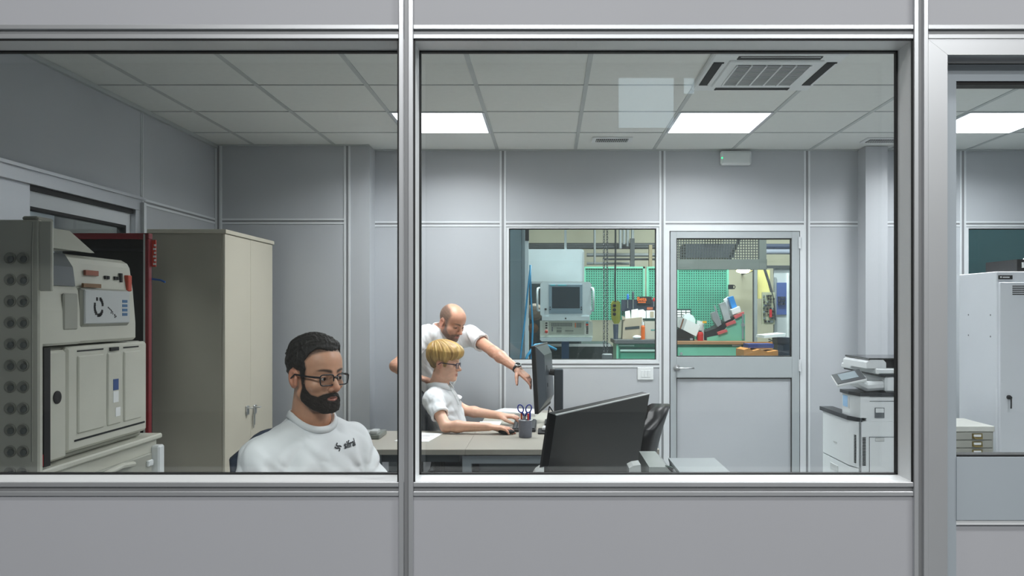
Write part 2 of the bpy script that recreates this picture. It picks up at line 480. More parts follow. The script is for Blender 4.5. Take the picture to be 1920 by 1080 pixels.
# back wall of the office
wk = struct(empty('wall_back', (0, YB, 0)), 'grey panel wall at the back of the office')
JX = [-1.34, -0.357, 0.869, 1.98, 3.178, 4.4, XR]
TB0, TB1, SB0, SB1 = 2.144, 2.185, 1.062, 1.106
def vjoint(x, Y, parent, z1=ZC):
    MB().box((x - .024, Y - .005, 0), (x - .009, Y + .05, z1)).box((x + .009, Y - .005, 0), (x + .024, Y + .05, z1)).box((x - .009, Y - .0005, 0), (x + .009, Y + .05, z1), 1).build('mullion', [ALUI, ALUD], parent)
def hjoint(x0, x1, z0, z1, Y, parent, name='transom'):
    h = (z1 - z0) / 3
    MB().box((x0, Y - .005, z0), (x1, Y + .05, z0 + h)).box((x0, Y - .005, z1 - h), (x1, Y + .05, z1)).box((x0, Y - .0005, z0 + h), (x1, Y + .05, z1 - h), 1).build(name, [ALUI, ALUD], parent)
for x in JX[1:-1]: vjoint(x, YB, wk)
for i in range(len(JX) - 1):
    a, b = JX[i] + (.024 if i else 0), JX[i + 1] - (.024 if i < len(JX) - 2 else 0)
    bx('panel', (a, YB, TB1), (b, YB + .05, ZC), PANELI, wk)
    hjoint(a, b, TB0, TB1, YB, wk)
    if i in (1, 4):
        hjoint(a, b, SB0, SB1, YB, wk, 'sill_rail')
        bx('panel', (a, YB, 0), (b, YB + .05, SB0), PANELI, wk)
    elif i != 2:
        bx('panel', (a, YB, 0), (b, YB + .05, TB0), PANELI, wk)
# left part stands a little forward
bx('panel', (XL, YL, 2.185), (-1.507 - .024, YL + .05, ZC), PANELI, wk)
bx('panel', (XL, YL, 0), (-1.507 - .024, YL + .05, 2.144), PANELI, wk)
hjoint(XL, -1.507 - .024, 2.144, 2.185, YL, wk)
vjoint(-1.507, YL, wk)
vjoint(XL + .026, YL - .01, wk)
bx('pilaster', (-1.507 + .024, YL, 0), (-1.34, YB + .05, ZC), PANELI, wk)
bx('upper_wall', (-9, YB + .06, ZC), (9, YB + .12, 6.2), HALLWALL, wk)
bx('side_wall', (-9, YB + .06, 0), (-1.34, YB + .12, ZC), HALLWALL, wk)
bx('side_wall', (XR, YB + .06, 0), (9, YB + .12, ZC), HALLWALL, wk)
pil = struct(bx('wall_pillar', (2.37, 6.15, 0), (2.535, YB - .001, ZC), PANELI), 'square pillar casing in front of the back wall beside the copier')

def backwin(n, a, b, label):
    wn = struct(empty('window_%d' % n, ((a + b) / 2, YB, SB1)), label)
    t = .022
    MB().box((a, YB + .002, SB1), (a + t, YB + .06, TB0)).box((b - t, YB + .002, SB1), (b, YB + .06, TB0)).box((a + t, YB + .002, SB1), (b - t, YB + .06, SB1 + t * .6)).box((a + t, YB + .002, TB0 - t * .6), (b - t, YB + .06, TB0)).build('frame', ALUI, wn)
    q = .006
    MB().box((a + t, YB + .03, SB1 + t * .6), (a + t + q, YB + .05, TB0 - t * .6)).box((b - t - q, YB + .03, SB1 + t * .6), (b - t, YB + .05, TB0 - t * .6)).box((a + t, YB + .03, TB0 - t * .6 - q), (b - t, YB + .05, TB0 - t * .6)).box((a + t, YB + .03, SB1 + t * .6), (b - t, YB + .05, SB1 + t * .6 + q)).build('gasket', GASKET, wn)
    bx('pane', (a + t, YB + .038, SB1 + t * .6), (b - t, YB + .044, TB0 - t * .6), GLASS_IN, wn)
backwin(4, JX[1] + .024, JX[2] - .024, 'inner window at the back looking into the workshop')
backwin(5, JX[4] + .024, JX[5] - .024, 'inner window above the white locker')

# door in the back wall
d2 = struct(empty('door_2', (1.4, YB, 0)), 'half-glazed aluminium door in the back wall')
a, b = JX[2] + .024, JX[3] - .024
LEAFI = mat('office_door_aluminium', (178, 185, 188), .4, .2, .02)
MB().box((a, YB - .006, 0), (a + .03, YB + .05, 2.144)).box((b - .03, YB - .006, 0), (b, YB + .05, 2.144)).box((a + .03, YB - .006, 2.11), (b - .03, YB + .05, 2.144)).build('frame', ALUI, d2)
MB().box((a + .03, YB + .01, 0), (a + .036, YB + .05, 2.11)).box((b - .036, YB + .01, 0), (b - .03, YB + .05, 2.11)).box((a + .036, YB + .01, 2.104), (b - .036, YB + .05, 2.11)).build('gap', GASKET, d2)
la, lb = a + .036, b - .036
ga, gb = AX(1268, YB), AX(1484, YB)
gz1, gz0, pz1 = AZ(447, YB), AZ(669, YB), AZ(708, YB)
YD = YB - .012
bx('stile', (la, YD, .005), (ga, YB + .035, 2.104), LEAFI, d2, .002)
bx('stile', (gb, YD, .005), (lb, YB + .035, 2.104), LEAFI, d2, .002)
bx('top_rail', (ga, YD, gz1), (gb, YB + .035, 2.104), LEAFI, d2, .002)
bx('lock_rail', (ga, YD, pz1), (gb, YB + .035, gz0), LEAFI, d2, .002)
bx('bottom_rail', (ga, YD, .005), (gb, YB + .035, .12), LEAFI, d2, .002)
bx('lower_panel', (ga, YB + .005, .12), (gb, YB + .03, pz1), PANELI, d2)
q = .008
MB().box((ga, YB - .008, pz1 - .008), (gb, YB + .005, pz1)).box((ga, YB - .008, .12), (ga + q * .6, YB + .005, pz1)).box((gb - q * .6, YB - .008, .12), (gb, YB + .005, pz1)).box((ga, YB, gz1 - q), (gb, YB + .02, gz1)).box((ga, YB, gz0), (gb, YB + .02, gz0 + q)).box((ga, YB, gz0), (ga + q, YB + .02, gz1)).box((gb - q, YB, gz0), (gb, YB + .02, gz1)).build('gasket', GASKET, d2)
bx('pane', (ga, YB + .012, gz0), (gb, YB + .018, gz1), GLASS_IN, d2)
STEEL = mat('satin_steel', (200, 203, 205), .28, .9, .03)
hp = at(1269, 690, YD)
h = MB(); h.lathe(hp, [(.026, 0), (.026, .006), (.012, .008), (.011, .045)], 18, axis=(0, -1, 0)).tube([hp + Vector((0, -.045, 0)), hp + Vector((.02, -.05, 0)), hp + Vector((.125, -.05, .002))], [.009, .0085, .0075], 10)
h.build('handle', STEEL, d2, True)
for zz in (455, 685):
    c = at(1497, zz, YD)
    MB().cyl(c + Vector((0.01, -.004, -.045)), c + Vector((.01, -.004, .045)), .009).build('hinge', ALUI, d2)

# suspended ceiling: tiles and bars
ce = struct(empty('ceiling', (0, 4, ZC)), 'suspended ceiling of square white tiles')
gX = [XL] + [round(.2 + .6 * n, 3) for n in range(-4, 9)] + [XR]
gY = [YF + .1, 2.09 + .6, 3.29, 3.89, 4.49, 5.09, 5.69, YB]
LIGHTS = [(-1.0, 5.09), (.8, 5.09), (2.6, 5.09), (.8, 2.69), (2.6, 2.69)]
ACX, ACY = .8, 3.89
protos = {}
for i in range(len(gX) - 1):
    for j in range(len(gY) - 1):
        x0, x1, y0, y1 = gX[i], gX[i + 1], gY[j], gY[j + 1]
        if any(abs(x0 - lx) < .05 and abs(y0 - ly_) < .05 for lx, ly_ in LIGHTS + [(ACX, ACY)]): continue
        key = (round(x1 - x0, 2), round(y1 - y0, 2))
        if key not in protos:
            o = bx('ceiling_tile', (x0 + .006, y0 + .006, ZC + .004), (x1 - .006, y1 - .006, ZC + .018), TILE, ce)
            protos[key] = (o, x0, y0)
        else:
            o0, xx, yy = protos[key]
            share(o0, 'ceiling_tile', (x0 - xx, y0 - yy, 0), ce)
for x in gX[1:-1]: bx('grid_bar', (x - .012, YF + .1, ZC), (x + .012, YB, ZC + .006), TBAR, ce)
for y in gY[1:-1]: bx('grid_bar', (XL, y - .005, ZC + .0005), (XR, y + .005, ZC + .006), TBAR, ce)
bx('edge_trim', (XL, YF + .1, ZC - .022), (XL + .022, YL, ZC + .003), TBAR, ce)
bx('edge_trim', (-1.34, YB - .022, ZC - .004), (XR, YB, ZC + .003), TBAR, ce)
bx('edge_trim', (XL, YL - .022, ZC - .004), (-1.34, YL, ZC + .003), TBAR, ce)
bx('soffit', (-9, YF + .1, ZC + .1), (9, YB + .06, ZC + .12), HALLWALL, ce)

lab = {(-1.0, 5.09): 'square light panel in the ceiling behind the middle mullion', (.8, 5.09): 'square light panel in the ceiling below the air conditioner',
       (2.6, 5.09): 'square light panel in the ceiling seen through the glazed door', (-1.0, 2.69): 'square ceiling light panel nearest the seated bearded man',
       (.8, 2.69): 'square ceiling light panel above the slanted black monitor', (2.6, 2.69): 'square ceiling light panel just inside the glazed door'}
for (x, y) in LIGHTS:
    t = thing('ceiling_light', (x + .3, y + .3, ZC), lab[(x, y)], 'light', 'square panel lights of the office ceiling')
    bx('diffuser', (x + .02, y + .012, ZC - .002), (x + .58, y + .588, ZC + .006), LED, t)
    d = bpy.data.lights.new('panel_lamp', 'AREA'); d.shape = 'SQUARE'; d.size = .56; d.energy = PANEL_W; d.spread = R(156); d.color = (.985, .985, 1.0)
    lo_ = bpy.data.objects.new('panel_lamp', d); COL.objects.link(lo_); lo_.parent = t; lo_.location = (0, 0, -.006)
    MB().box((x + .004, y + .004, ZC - .004), (x + .02, y + .596, ZC + .02)).box((x + .58, y + .004, ZC - .004), (x + .596, y + .596, ZC + .02)).box((x + .02, y + .004, ZC - .004), (x + .58, y + .012, ZC + .02)).box((x + .02, y + .588, ZC - .004), (x + .58, y + .596, ZC + .02)).build('frame', ALU, t)
# ================================================================== OFFICE OBJECTS
WHITEP = mat('white_plastic', (226, 230, 231), .4, 0, .02)
GREYP = mat('light_grey_plastic', (186, 190, 190), .45, 0, .03)
DARKP = mat('dark_plastic', (26, 28, 31), .4, 0, .08)
BLACKG = mat('black_gloss', (10, 12, 14), .12, 0, .05)
BLACKM = mat('black_matt', (16, 17, 19), .65, 0, .08)
PAPER = mat('paper', (236, 238, 238), .8, 0, .02)
DARKSLOT = mat('dark_slot', (20, 24, 26), .7)

# ---- air conditioner cassette
ac = thing('air_conditioner', (1.1, 4.19, ZC), 'white square air conditioner cassette with louvred grille set in the ceiling', 'air conditioner')
z0 = ZC - .024
MB().box((.78, 3.87, z0), (1.42, 4.51, ZC + .01), 0, .008).build('cover', WHITEP, ac)
bx('inner_panel', (.87, 3.96, z0 - .008), (1.33, 4.42, z0 + .004), WHITEP, ac, .005)
for nm, lo, hi in (('outlet', (.9, 3.895, z0 - .004), (1.3, 3.94, z0 + .004)), ('outlet', (.9, 4.44, z0 - .004), (1.3, 4.485, z0 + .004)), ('outlet', (.80, 3.99, z0 - .004), (.85, 4.39, z0 + .004)), ('outlet', (1.35, 3.99, z0 - .004), (1.40, 4.39, z0 + .004))):
    o = bx(nm, lo, hi, DARKSLOT, ac)
    c = (Vector(lo) + Vector(hi)) / 2; dx = hi[0] - lo[0]; dy = hi[1] - lo[1]
    sgn = 1 if (c.x > 1.1 or c.y > 4.19) else -1
    if dx > dy: MB().cbox((c.x, c.y + .019 * sgn, c.z - .003), (dx / 2 - .01, .003, .002)).build('flap', WHITEP, o)
    else: MB().cbox((c.x + .021 * sgn, c.y, c.z - .003), (.003, dy / 2 - .01, .002)).build('flap', WHITEP, o)
gr = bx('grille', (.92, 4.01, z0 - .0095), (1.28, 4.37, z0 - .004), mat('grille_shadow', (70, 78, 82), .7), ac)
s = MB()
for i in range(17): s.box((.92, 4.015 + i * .0208, z0 - .013), (1.28, 4.024 + i * .0208, z0 - .008))
s.build('louvre', GREYP, gr)
s = MB()
for i in range(6): s.box((.914 + i * .0725, 4.01, z0 - .014), (.922 + i * .0725, 4.37, z0 - .008))
s.build('divider', WHITEP, gr)

def vent(x0, x1, y0, y1, label):
    t = thing('ceiling_vent', ((x0 + x1) / 2, (y0 + y1) / 2, ZC), label, 'vent', 'slotted vents in the office ceiling')
    bx('frame', (x0 - .03, y0 - .03, ZC - .006), (x1 + .03, y1 + .03, ZC + .004), WHITEP, t, .003)
    bx('backing', (x0, y0, ZC - .008), (x1, y1, ZC - .002), DARKSLOT, t)
    m = MB(); n = 16
    for i in range(n):
        xx = x0 + (x1 - x0) * (i + .5) / n
        m.box((xx - .003, y0, ZC - .011), (xx + .003, y1, ZC - .007))
    m.box((x0, (y0 + y1) / 2 - .004, ZC - .011), (x1, (y0 + y1) / 2 + .004, ZC - .007))
    m.build('fin', GREYP, t)
vent(.335, .565, 5.86, 5.96, 'slotted ceiling vent left of the square ceiling lamp over the door')
vent(2.30, 2.56, 5.88, 5.98, 'slotted ceiling vent in front of the pillar casing')

e = thing('emergency_light', (1.42, YB - .03, 2.61), 'small white emergency light box mounted above the back door', 'light')
bx('housing', (AX(1349, YB), YB - .055, AZ(311, YB)), (AX(1406, YB), YB, AZ(285, YB)), WHITEP, e, .01)
bx('lens', (AX(1352, YB), YB - .058, AZ(308, YB)), (AX(1403, YB), YB - .05, AZ(288, YB)), mat('frosted_lens', (218, 224, 224), .3), e, .003)
MB().sph(at(1354, 296, YB - .058), .006).build('status_led', mat_emit('green_led', (60, 255, 160), 2.0), e)

s = thing('light_switch', at(1210, 712, YB), 'white light switch plate on the back wall beside the door', 'switch')
bx('plate', at(1195, 712, YB) - Vector((0, .012, 0)), at(1225, 688.5, YB), WHITEP, s, .004)
for i in range(3):
    x = AX(1201.5 + i * 6.2, YB)
    bx('rocker', (x, YB - .016, AZ(707, YB)), (x + .022, YB - .008, AZ(694, YB)), WHITEP, s, .002)

# ---- tall beige cabinet
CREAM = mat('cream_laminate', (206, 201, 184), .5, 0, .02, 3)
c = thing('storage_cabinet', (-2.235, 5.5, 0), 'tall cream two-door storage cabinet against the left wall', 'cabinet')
bx('body', (-2.47, 5.06, .06), (-2.018, 5.93, 1.975), mat('cream_laminate_shaded', (170, 165, 150), .55, 0, .03, 3), c, .002)  # body in darker cream, the shade of its side put into the colour
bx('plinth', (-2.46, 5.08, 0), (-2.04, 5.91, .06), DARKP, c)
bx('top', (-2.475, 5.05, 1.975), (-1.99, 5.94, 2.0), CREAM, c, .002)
ys = AX(0, 1)
for y0, y1, hy in ((5.062, 5.494, 5.42), (5.498, 5.928, 5.56)):
    d = bx('door', (-2.016, y0, .07), (-2.0, y1, 1.972), CREAM, c, .0015)
    h = MB(); zh = .84 if hy < 5.5 else .83
    h.box((-2.0, hy - .022, zh - .03), (-1.988, hy + .022, zh + .03), 0, .003).box((-1.988, hy - .016, zh + .012), (-1.955, hy + .016, zh + .02), 0, .002)
    h.build('handle', STEEL, d)
    if hy > 5.5: MB().box((-1.988, hy - .03, zh - .1), (-1.984, hy - .02, zh - .01)).box((-1.988, hy - .045, zh - .12), (-1.985, hy - .036, zh - .02)).build('key', STEEL, d)

# ---- machine by the left wall (front faces the room)
PUTTY = mat('putty_grey_plastic', (202, 202, 190), .5, 0, .05, 4)
PUTTYD = mat('putty_grey_dark', (162, 163, 153), .55, 0, .06, 5)
t = thing('base_cabinet', (-2.2, 3.55, 0), 'low putty-grey base cabinet carrying the moulded grey machine', 'cabinet')
bx('body', (-2.47, 2.95, 0), (-1.97, 4.12, .86), PUTTY, t, .006)
bx('top', (-2.48, 2.93, .86), (-1.945, 4.128, .885), PUTTY, t, .006)
d = bx('door', (-1.972, 3.2, .08), (-1.955, 4.04, .80), PUTTYD, t, .005)
bx('latch', (-1.957, 3.98, .74), (-1.942, 4.03, .77), WHITEP, d, .004)
MB().tube([(-1.95, 3.25, .72), (-1.925, 3.4, .78), (-1.925, 3.7, .80), (-1.95, 3.85, .78)], .012, 8).build('grab_bar', PUTTY, d)
bx('hose_bracket', (-1.975, 4.06, .68), (-1.93, 4.12, .83), WHITEP, t, .008)

t = thing('moulded_machine', (-2.2, 3.6, .885), 'putty-grey moulded machine with white control panel and ribbed lower door', 'machine')
bx('lower_body', (-2.46, 3.205, .89), (-2.0, 4.02, 1.352), PUTTYD, t, .008)
lb_ = MB(); lb_.box((-2.0, 3.35, .915), (-1.968, 4.015, 1.35), 0, .012)
ld = lb_.build('lower_door', PUTTY, t)
for (y0, y1) in ((3.42, 3.62), (3.65, 3.76), (3.79, 3.95)):
    bx('rib_panel', (-1.972, y0, .985), (-1.961, y1, 1.31), PUTTY, ld, .009)
bx('groove', (-1.972, 3.40, .955), (-1.966, 3.99, .963), DARKSLOT, ld)
bx('groove', (-1.972, 3.42, 1.327), (-1.966, 3.62, 1.333), DARKSLOT, ld)
bx('groove', (-1.972, 3.79, 1.325), (-1.966, 3.93, 1.331), DARKSLOT, ld)
bx('catch', (-1.972, 3.67, 1.318), (-1.960, 3.74, 1.334), DARKSLOT, ld)
bx('label', (-1.9615, 3.69, 1.14), (-1.9595, 3.735, 1.19), mat('blue_label', (52, 82, 140), .5), ld)
bx('label', (-1.9615, 3.69, 1.085), (-1.9595, 3.735, 1.135), PAPER, ld)
bx('label', (-1.9615, 3.71, 1.02), (-1.9595, 3.75, 1.06), PAPER, ld)
bx('hinge_post', (-2.02, 3.215, .9), (-1.965, 3.342, 1.34), PUTTY, t, .01)
MB().lathe((-1.967, 3.275, 1.153), [(.026, 0), (.026, .006), (.016, .008)], 16, axis=(1, 0, 0)).build('lock', BLACKM, t)
bx('dark_gap', (-2.06, 3.16, .895), (-1.945, 3.2, 1.355), BLACKM, t)
bx('red_tag', (-2.0, 3.154, .90), (-1.947, 3.161, .945), mat('red_plastic', (150, 28, 34), .45), t)
# upper housing: side profile extruded along Y, rounded towards the room
prof = [(-2.46, 1.36), (-1.985, 1.36), (-1.972, 1.372), (-1.972, 1.44), (-1.985, 1.60), (-2.0, 1.70), (-2.012, 1.722), (-2.04, 1.738), (-2.46, 1.745)]
up = MB().prism([(x, 3.42, z) for x, z in prof], (0, .49, 0)).build('upper_housing', PUTTY, t)
prof2 = [(-2.46, 1.36), (-1.965, 1.36), (-1.955, 1.37), (-1.957, 1.50), (-1.965, 1.585), (-1.98, 1.60), (-2.46, 1.60)]
MB().prism([(x, 3.16, z) for x, z in prof2], (0, .26, 0)).build('side_housing', PUTTY, t)
bx('grip_recess', (-1.963, 3.30, 1.42), (-1.951, 3.40, 1.57), PUTTYD, t, .006)
fr = bx('display_frame', (-1.995, 3.445, 1.43), (-1.962, 3.84, 1.595), PUTTYD, up, .01)
m = MB(); m.box((-1.968, 3.455, 1.442), (-1.954, 3.825, 1.588), 0, .004)
PANELW = mat('white_panel', (196, 200, 200), .5, 0, .02)
m.build('control_panel', PANELW, up)
def rough_blob(cy, cz, rr, seed, n=14):
    rd = random.Random(seed); m = MB()
    for i in range(n):
        a = 2 * math.pi * i / n
        if rd.random() < .35: continue
        y = cy + math.cos(a) * rr; z = cz + math.sin(a) * rr * 1.15
        m.box((-1.9545, y - .008, z - .007), (-1.953, y + .006, z + .008))
    return m
rough_blob(3.56, 1.515, .032, 3, 22).build('print', BLACKM, up)
m = MB(); rd = random.Random(5)
for i in range(12):
    y = 3.62 + i * .006 + rd.random() * .02; z = 1.51 - i * .004
    m.box((-1.9545, y, z), (-1.953, y + .006, z + .006))
m.build('print', BLACKM, up)
m = MB()
for i in range(4): m.box((-1.9545, 3.755, 1.475 + i * .02), (-1.953, 3.80, 1.488 + i * .02))
m.build('print', mat('blue_ink', (70, 110, 150), .6), up)
m = MB()
for y, z, w_, h_ in ((3.56, 1.662, .10, .022), ): m.box((-1.992, y - w_ / 2, z - h_ / 2), (-1.982, y + w_ / 2, z + h_ / 2))
m.build('indicator_strip', mat('red_brown', (150, 84, 62), .5), up)
for y in (3.67, 3.69, 3.75, 3.77): bx('button', (-1.992, y, 1.64), (-1.983, y + .014, 1.655), BLACKM, up)
bx('button', (-1.995, 3.80, 1.63), (-1.983, 3.815, 1.672), BLACKM, up)
bx('red_button', (-1.996, 3.85, 1.59), (-1.975, 3.885, 1.665), mat('red_orange', (190, 70, 46), .5), up, .003)
bx('name_strip', (-1.975, 3.465, 1.598), (-1.965, 3.60, 1.615), mat('bronze_strip', (128, 96, 64), .4, .4), up)
# glossy hood over the left side
hood = MB(); hood.prism([(-2.40, 3.18, 1.60), (-1.975, 3.18, 1.60), (-1.985, 3.18, 1.68), (-2.02, 3.18, 1.735), (-2.40, 3.18, 1.76)], (0, .24, 0))
hd = hood.build('glossy_hood', mat('smoked_hood', (92, 97, 100), .12), t)
MB().prism([(-2.40, 3.3, 1.76), (-2.02, 3.3, 1.76), (-2.12, 3.3, 1.835), (-2.40, 3.3, 1.85)], (0, .3, 0)).build('hopper_lid', BLACKG, t)
MB().prism([(-2.40, 3.29, 1.84), (-2.12, 3.29, 1.832), (-2.02, 3.29, 1.752), (-2.0, 3.29, 1.752), (-2.11, 3.29, 1.85), (-2.40, 3.29, 1.86)], (0, .32, 0)).build('lid_rim', PUTTY, t)

# dispensing column with two rows of moulded pockets
t = thing('pocket_column', (-2.2, 3.05, .885), 'flat putty-grey column with two rows of moulded pockets at left edge', 'machine')
bx('body', (-2.47, 2.985, .89), (-1.856, 3.012, 1.83), PUTTY, t, .006)
bx('rear_body', (-2.47, 3.012, .89), (-2.1, 3.13, 1.80), PUTTYD, t, .006)
bx('side_flange', (-1.857, 2.986, 1.57), (-1.81, 3.0, 1.825), PUTTY, t, .004)
bx('top_cap', (-1.93, 3.0, 1.83), (-1.87, 3.1, 1.845), PUTTYD, t, .006)
MB().tube([(-1.875, 2.983, 1.82), (-1.88, 2.983, 1.74), (-1.88, 2.983, .95)], .004, 6).build('seam', PUTTYD, t)
POCK = mat('pocket_dark', (112, 116, 114), .35, 0, .2, 30)
pk = None; gk = None
for r_ in range(11):
    for cx in (-1.960, -1.913):
        z = 1.69 - r_ * .078
        if pk is None:
            pk = MB().lathe((cx, 2.985, z), [(.022, -.001), (.022, .003), (.0195, .008), (.017, .004), (.0, .002)], 14, axis=(0, -1, 0), cap=False).build('pocket', PUTTYD, t, True)
            gk = MB().lathe((cx + .004, 2.981, z - .004), [(.013, 0), (.012, .004), (.003, .006)], 7, axis=(0, -1, 0)).build('token', POCK, t)
            p0 = (cx, z)
        else:
            share(pk, 'pocket', (cx - p0[0], 0, z - p0[1]), t); share(gk, 'token', (cx - p0[0], 0, z - p0[1]), t)

# red framed black machine
REDF = mat('dark_red_paint', (128, 28, 36), .4, 0, .06)
t = thing('red_framed_cabinet', (-2.2, 4.16, 0), 'tall black cabinet with dark red frame behind the grey moulded machine', 'cabinet')
xr = AX(279, 4.14); zr = AZ(437, 4.14)
bx('body', (-2.47, 4.165, 0), (xr - .03, 4.24, zr - .012), BLACKM, t)
bx('frame_head', (-2.47, 4.14, zr - .03), (xr, 4.18, zr), REDF, t, .003)
bx('frame_post', (xr - .022, 4.14, .02), (xr, 4.172, zr - .03), REDF, t, .003)
bx('edge_trim', (xr - .026, 4.136, .02), (xr - .018, 4.141, zr - .005), GREYP, t)
bx('hinge_rail', (-2.47, 4.150, zr - .09), (xr - .022, 4.166, zr - .075), DARKP, t)
o = bx('warning_label', (xr, 4.17, AZ(500, 4.17)), (AX(292, 4.17), 4.176, AZ(450, 4.17)), mat('red_label', (205, 62, 44), .5), t)
m = MB()
for i in range(6): m.box((xr + .008 + .004 * (i % 2), 4.1685, AZ(497 - i * 7, 4.17)), (xr + .022, 4.1702, AZ(493 - i * 7, 4.17)))
m.build('print', PAPER, o)
MB().tube([(xr - .004, 4.18, AZ(523, 4.17)), (xr + .04, 4.18, AZ(525, 4.17)), (AX(308, 4.17), 4.18, AZ(529, 4.17))], .005, 6).build('blue_tube', mat('blue_plastic', (40, 96, 170), .4), t)

# ---- copier
CW = mat('copier_white', (214, 219, 221), .42, 0, .015)
CD = mat('copier_dark', (44, 48, 52), .45, 0, .05)
t = thing('copier', (2.1, 5.3, 0), 'large white office copier with tilted touch panel beside the pillar', 'copier')
x0, x1, y0, y1 = 1.89, 2.37, 5.0, 5.62
bx('side_body', (x0 + .005, y0, .03), (x1, y1, .825), CW, t, .004)
bx('upper_body', (x0 + .04, y0 + .0005, .82), (x1, y0 + .24, .977), CW, t, .004)
# front (faces left): bulging door and tray drawers
YN = y0 - .002
fb = MB().prism([(x0 - .002, y0 + .004, .54), (x0 - .03, y0 + .10, .54), (x0 - .034, y1 - .05, .54), (x0, y1 - .01, .54)], (0, 0, .28))
fb.build('front_door', CW, t)
MB().prism([(x0 + .015, y0 - .006, .82), (x0 - .01, y0 + .02, .82), (x0 - .038, y0 + .11, .82), (x0 - .04, y1, .82), (x0 + .05, y1, .82), (x0 + .05, y0 + .2, .82)], (0, 0, .025)).build('front_ledge', CD, t)
for k, (za, zb) in enumerate(((.36, .533), (.18, .353))):
    tr = MB().prism([(x0 - .002, y0 + .004, za), (x0 - .03, y0 + .10, za), (x0 - .034, y1 - .05, za), (x0, y1 - .01, za)], (0, 0, zb - za)).build('paper_tray', CW, t)
    bx('tray_grip', (x0 - .036, y0 + .28, za + .1), (x0 - .03, y0 + .42, za + .14), GREYP, tr, .002)
# scanner column
MB().prism([(x0 + .004, y0 - .003, .845), (x0 - .022, y0 + .10, .845), (x0 - .022, y0 + .235, .845), (x0 + .06, y0 + .235, .845), (x0 + .06, y0 - .003, .845)], (0, 0, .133)).build('control_pillar', CW, t)
st = bx('energy_sticker', (x0 - .0235, y0 + .14, .895), (x0 - .0215, y0 + .22, .965), mat('pale_blue_sticker', (150, 190, 226), .5), t)
bx('tab', (x0 - .0235, y0 + .105, .89), (x0 - .0215, y0 + .13, .96), GREYP, t)
MB().prism([(x0 + .0, y0 - .01, .978), (x0 - .032, y0 + .10, .978), (x0 - .032, y0 + .25, .978), (x0 + .30, y0 + .25, .978), (x0 + .30, y0 - .01, .978)], (0, 0, .02)).build('pillar_cap', CD, t)
bx('scanner', (x0 + .16, y0 + .005, .998), (x1, y1 - .02, 1.10), CW, t, .012)
bx('scanner_band', (x0 + .12, y0 - .002, 1.10), (x1, y1 - .02, 1.112), CD, t)
bx('scanner_lid', (x0 + .10, y0 - .002, 1.112), (x1, y1 - .02, 1.145), CW, t, .006)
MB().prism([(x0 + .05, y0 + .02, 1.145), (x0 + .05, y0 + .02, 1.18), (x0 + .075, y0 + .02, 1.2), (x0 + .15, y0 + .02, 1.2), (x0 + .17, y0 + .02, 1.18), (x0 + .17, y0 + .02, 1.145)], (0, .4, 0)).build('feeder', CW, t)
bx('feeder_cover', (x0 + .06, y0 + .015, 1.198), (x1, y0 + .42, 1.208), BLACKG, t, .004)
bx('feeder_mouth', (x0 + .17, y0 + .05, 1.146), (x1, y0 + .4, 1.198), BLACKM, t)
MB().prism([(x0 + .31, y0 + .0, 1.145), (x0 + .40, y0 + .0, 1.178), (x1, y0 + .0, 1.178), (x1, y0, 1.145)], (0, .2, 0)).build('output_guide', CW, t)
# side covers, seams and vents
SEAM = mat('seam_shadow', (96, 102, 106), .7)
bx('seam', (x0 + .005, YN, .945), (x1, y0 + .002, .948), SEAM, t)
bx('seam', (x0 + .006, YN, .05), (x0 + .009, y0 + .002, .975), SEAM, t)
bx('seam', (x0 + .058, YN, .727), (x1, y0 + .002, .730), SEAM, t)
bx('seam', (x0 + .058, YN, .05), (x0 + .061, y0 + .002, .728), SEAM, t)
bx('side_latch', (x0 + .092, YN - .002, .845), (x0 + .15, y0 + .002, .907), SEAM, t)
bx('latch_flap', (x0 + .096, YN - .006, .877), (x0 + .146, y0, .904), CW, t, .002)
bx('tray_pull', (x0 + .094, YN - .003, .702), (x0 + .15, y0, .724), GREYP, t, .002)
vs_ = None
for i in range(19):
    for xx in (x0 + .017, ):
        if vs_ is None: vs_ = bx('vent_slot', (xx, YN - .001, .555), (xx + .02, y0 + .002, .560), DARKSLOT, t); continue
        share(vs_, 'vent_slot', (0, 0, i * .0092), t)
vs_ = None
for i in range(19):
    if vs_ is None: vs_ = bx('vent_slot', (x0 - .016, y0 + .03, .565), (x0 - .006, y0 + .06, .570), DARKSLOT, t); continue
    share(vs_, 'vent_slot', (0, 0, i * .0092), t)
bx('door_badge', (x0 - .035, y0 + .30, .64), (x0 - .0325, y0 + .36, .65), GREYP, t)
# touch panel
tp = thing_m = MB()
Mt = Matrix.Translation((x0 - .055, y0 + .03, 1.085)) @ Matrix.Rotation(R(-16), 4, 'Y') @ Matrix.Rotation(R(14), 4, 'X') @ Matrix.Rotation(R(-10), 4, 'Z')
b_ = MB(Mt); b_.cbox((0, 0, 0), (.088, .085, .010), 0, .006); tpo = b_.build('touch_panel', CW, t)
b_ = MB(Mt); b_.cbox((0, 0, .0102), (.084, .081, .0012)); b_.build('bezel', CD, tpo)
b_ = MB(Mt); b_.cbox((.0, .01, .0122), (.052, .052, .001)); b_.build('screen', mat('grey_screen', (120, 132, 138), .2), tpo)
MB().tube([(x0 - .03, y0 + .05, 1.07), (x0 + .06, y0 + .06, 1.03), (x0 + .18, y0 + .06, 1.04)], [.03, .034, .035], 10).build('panel_arm', CW, t)

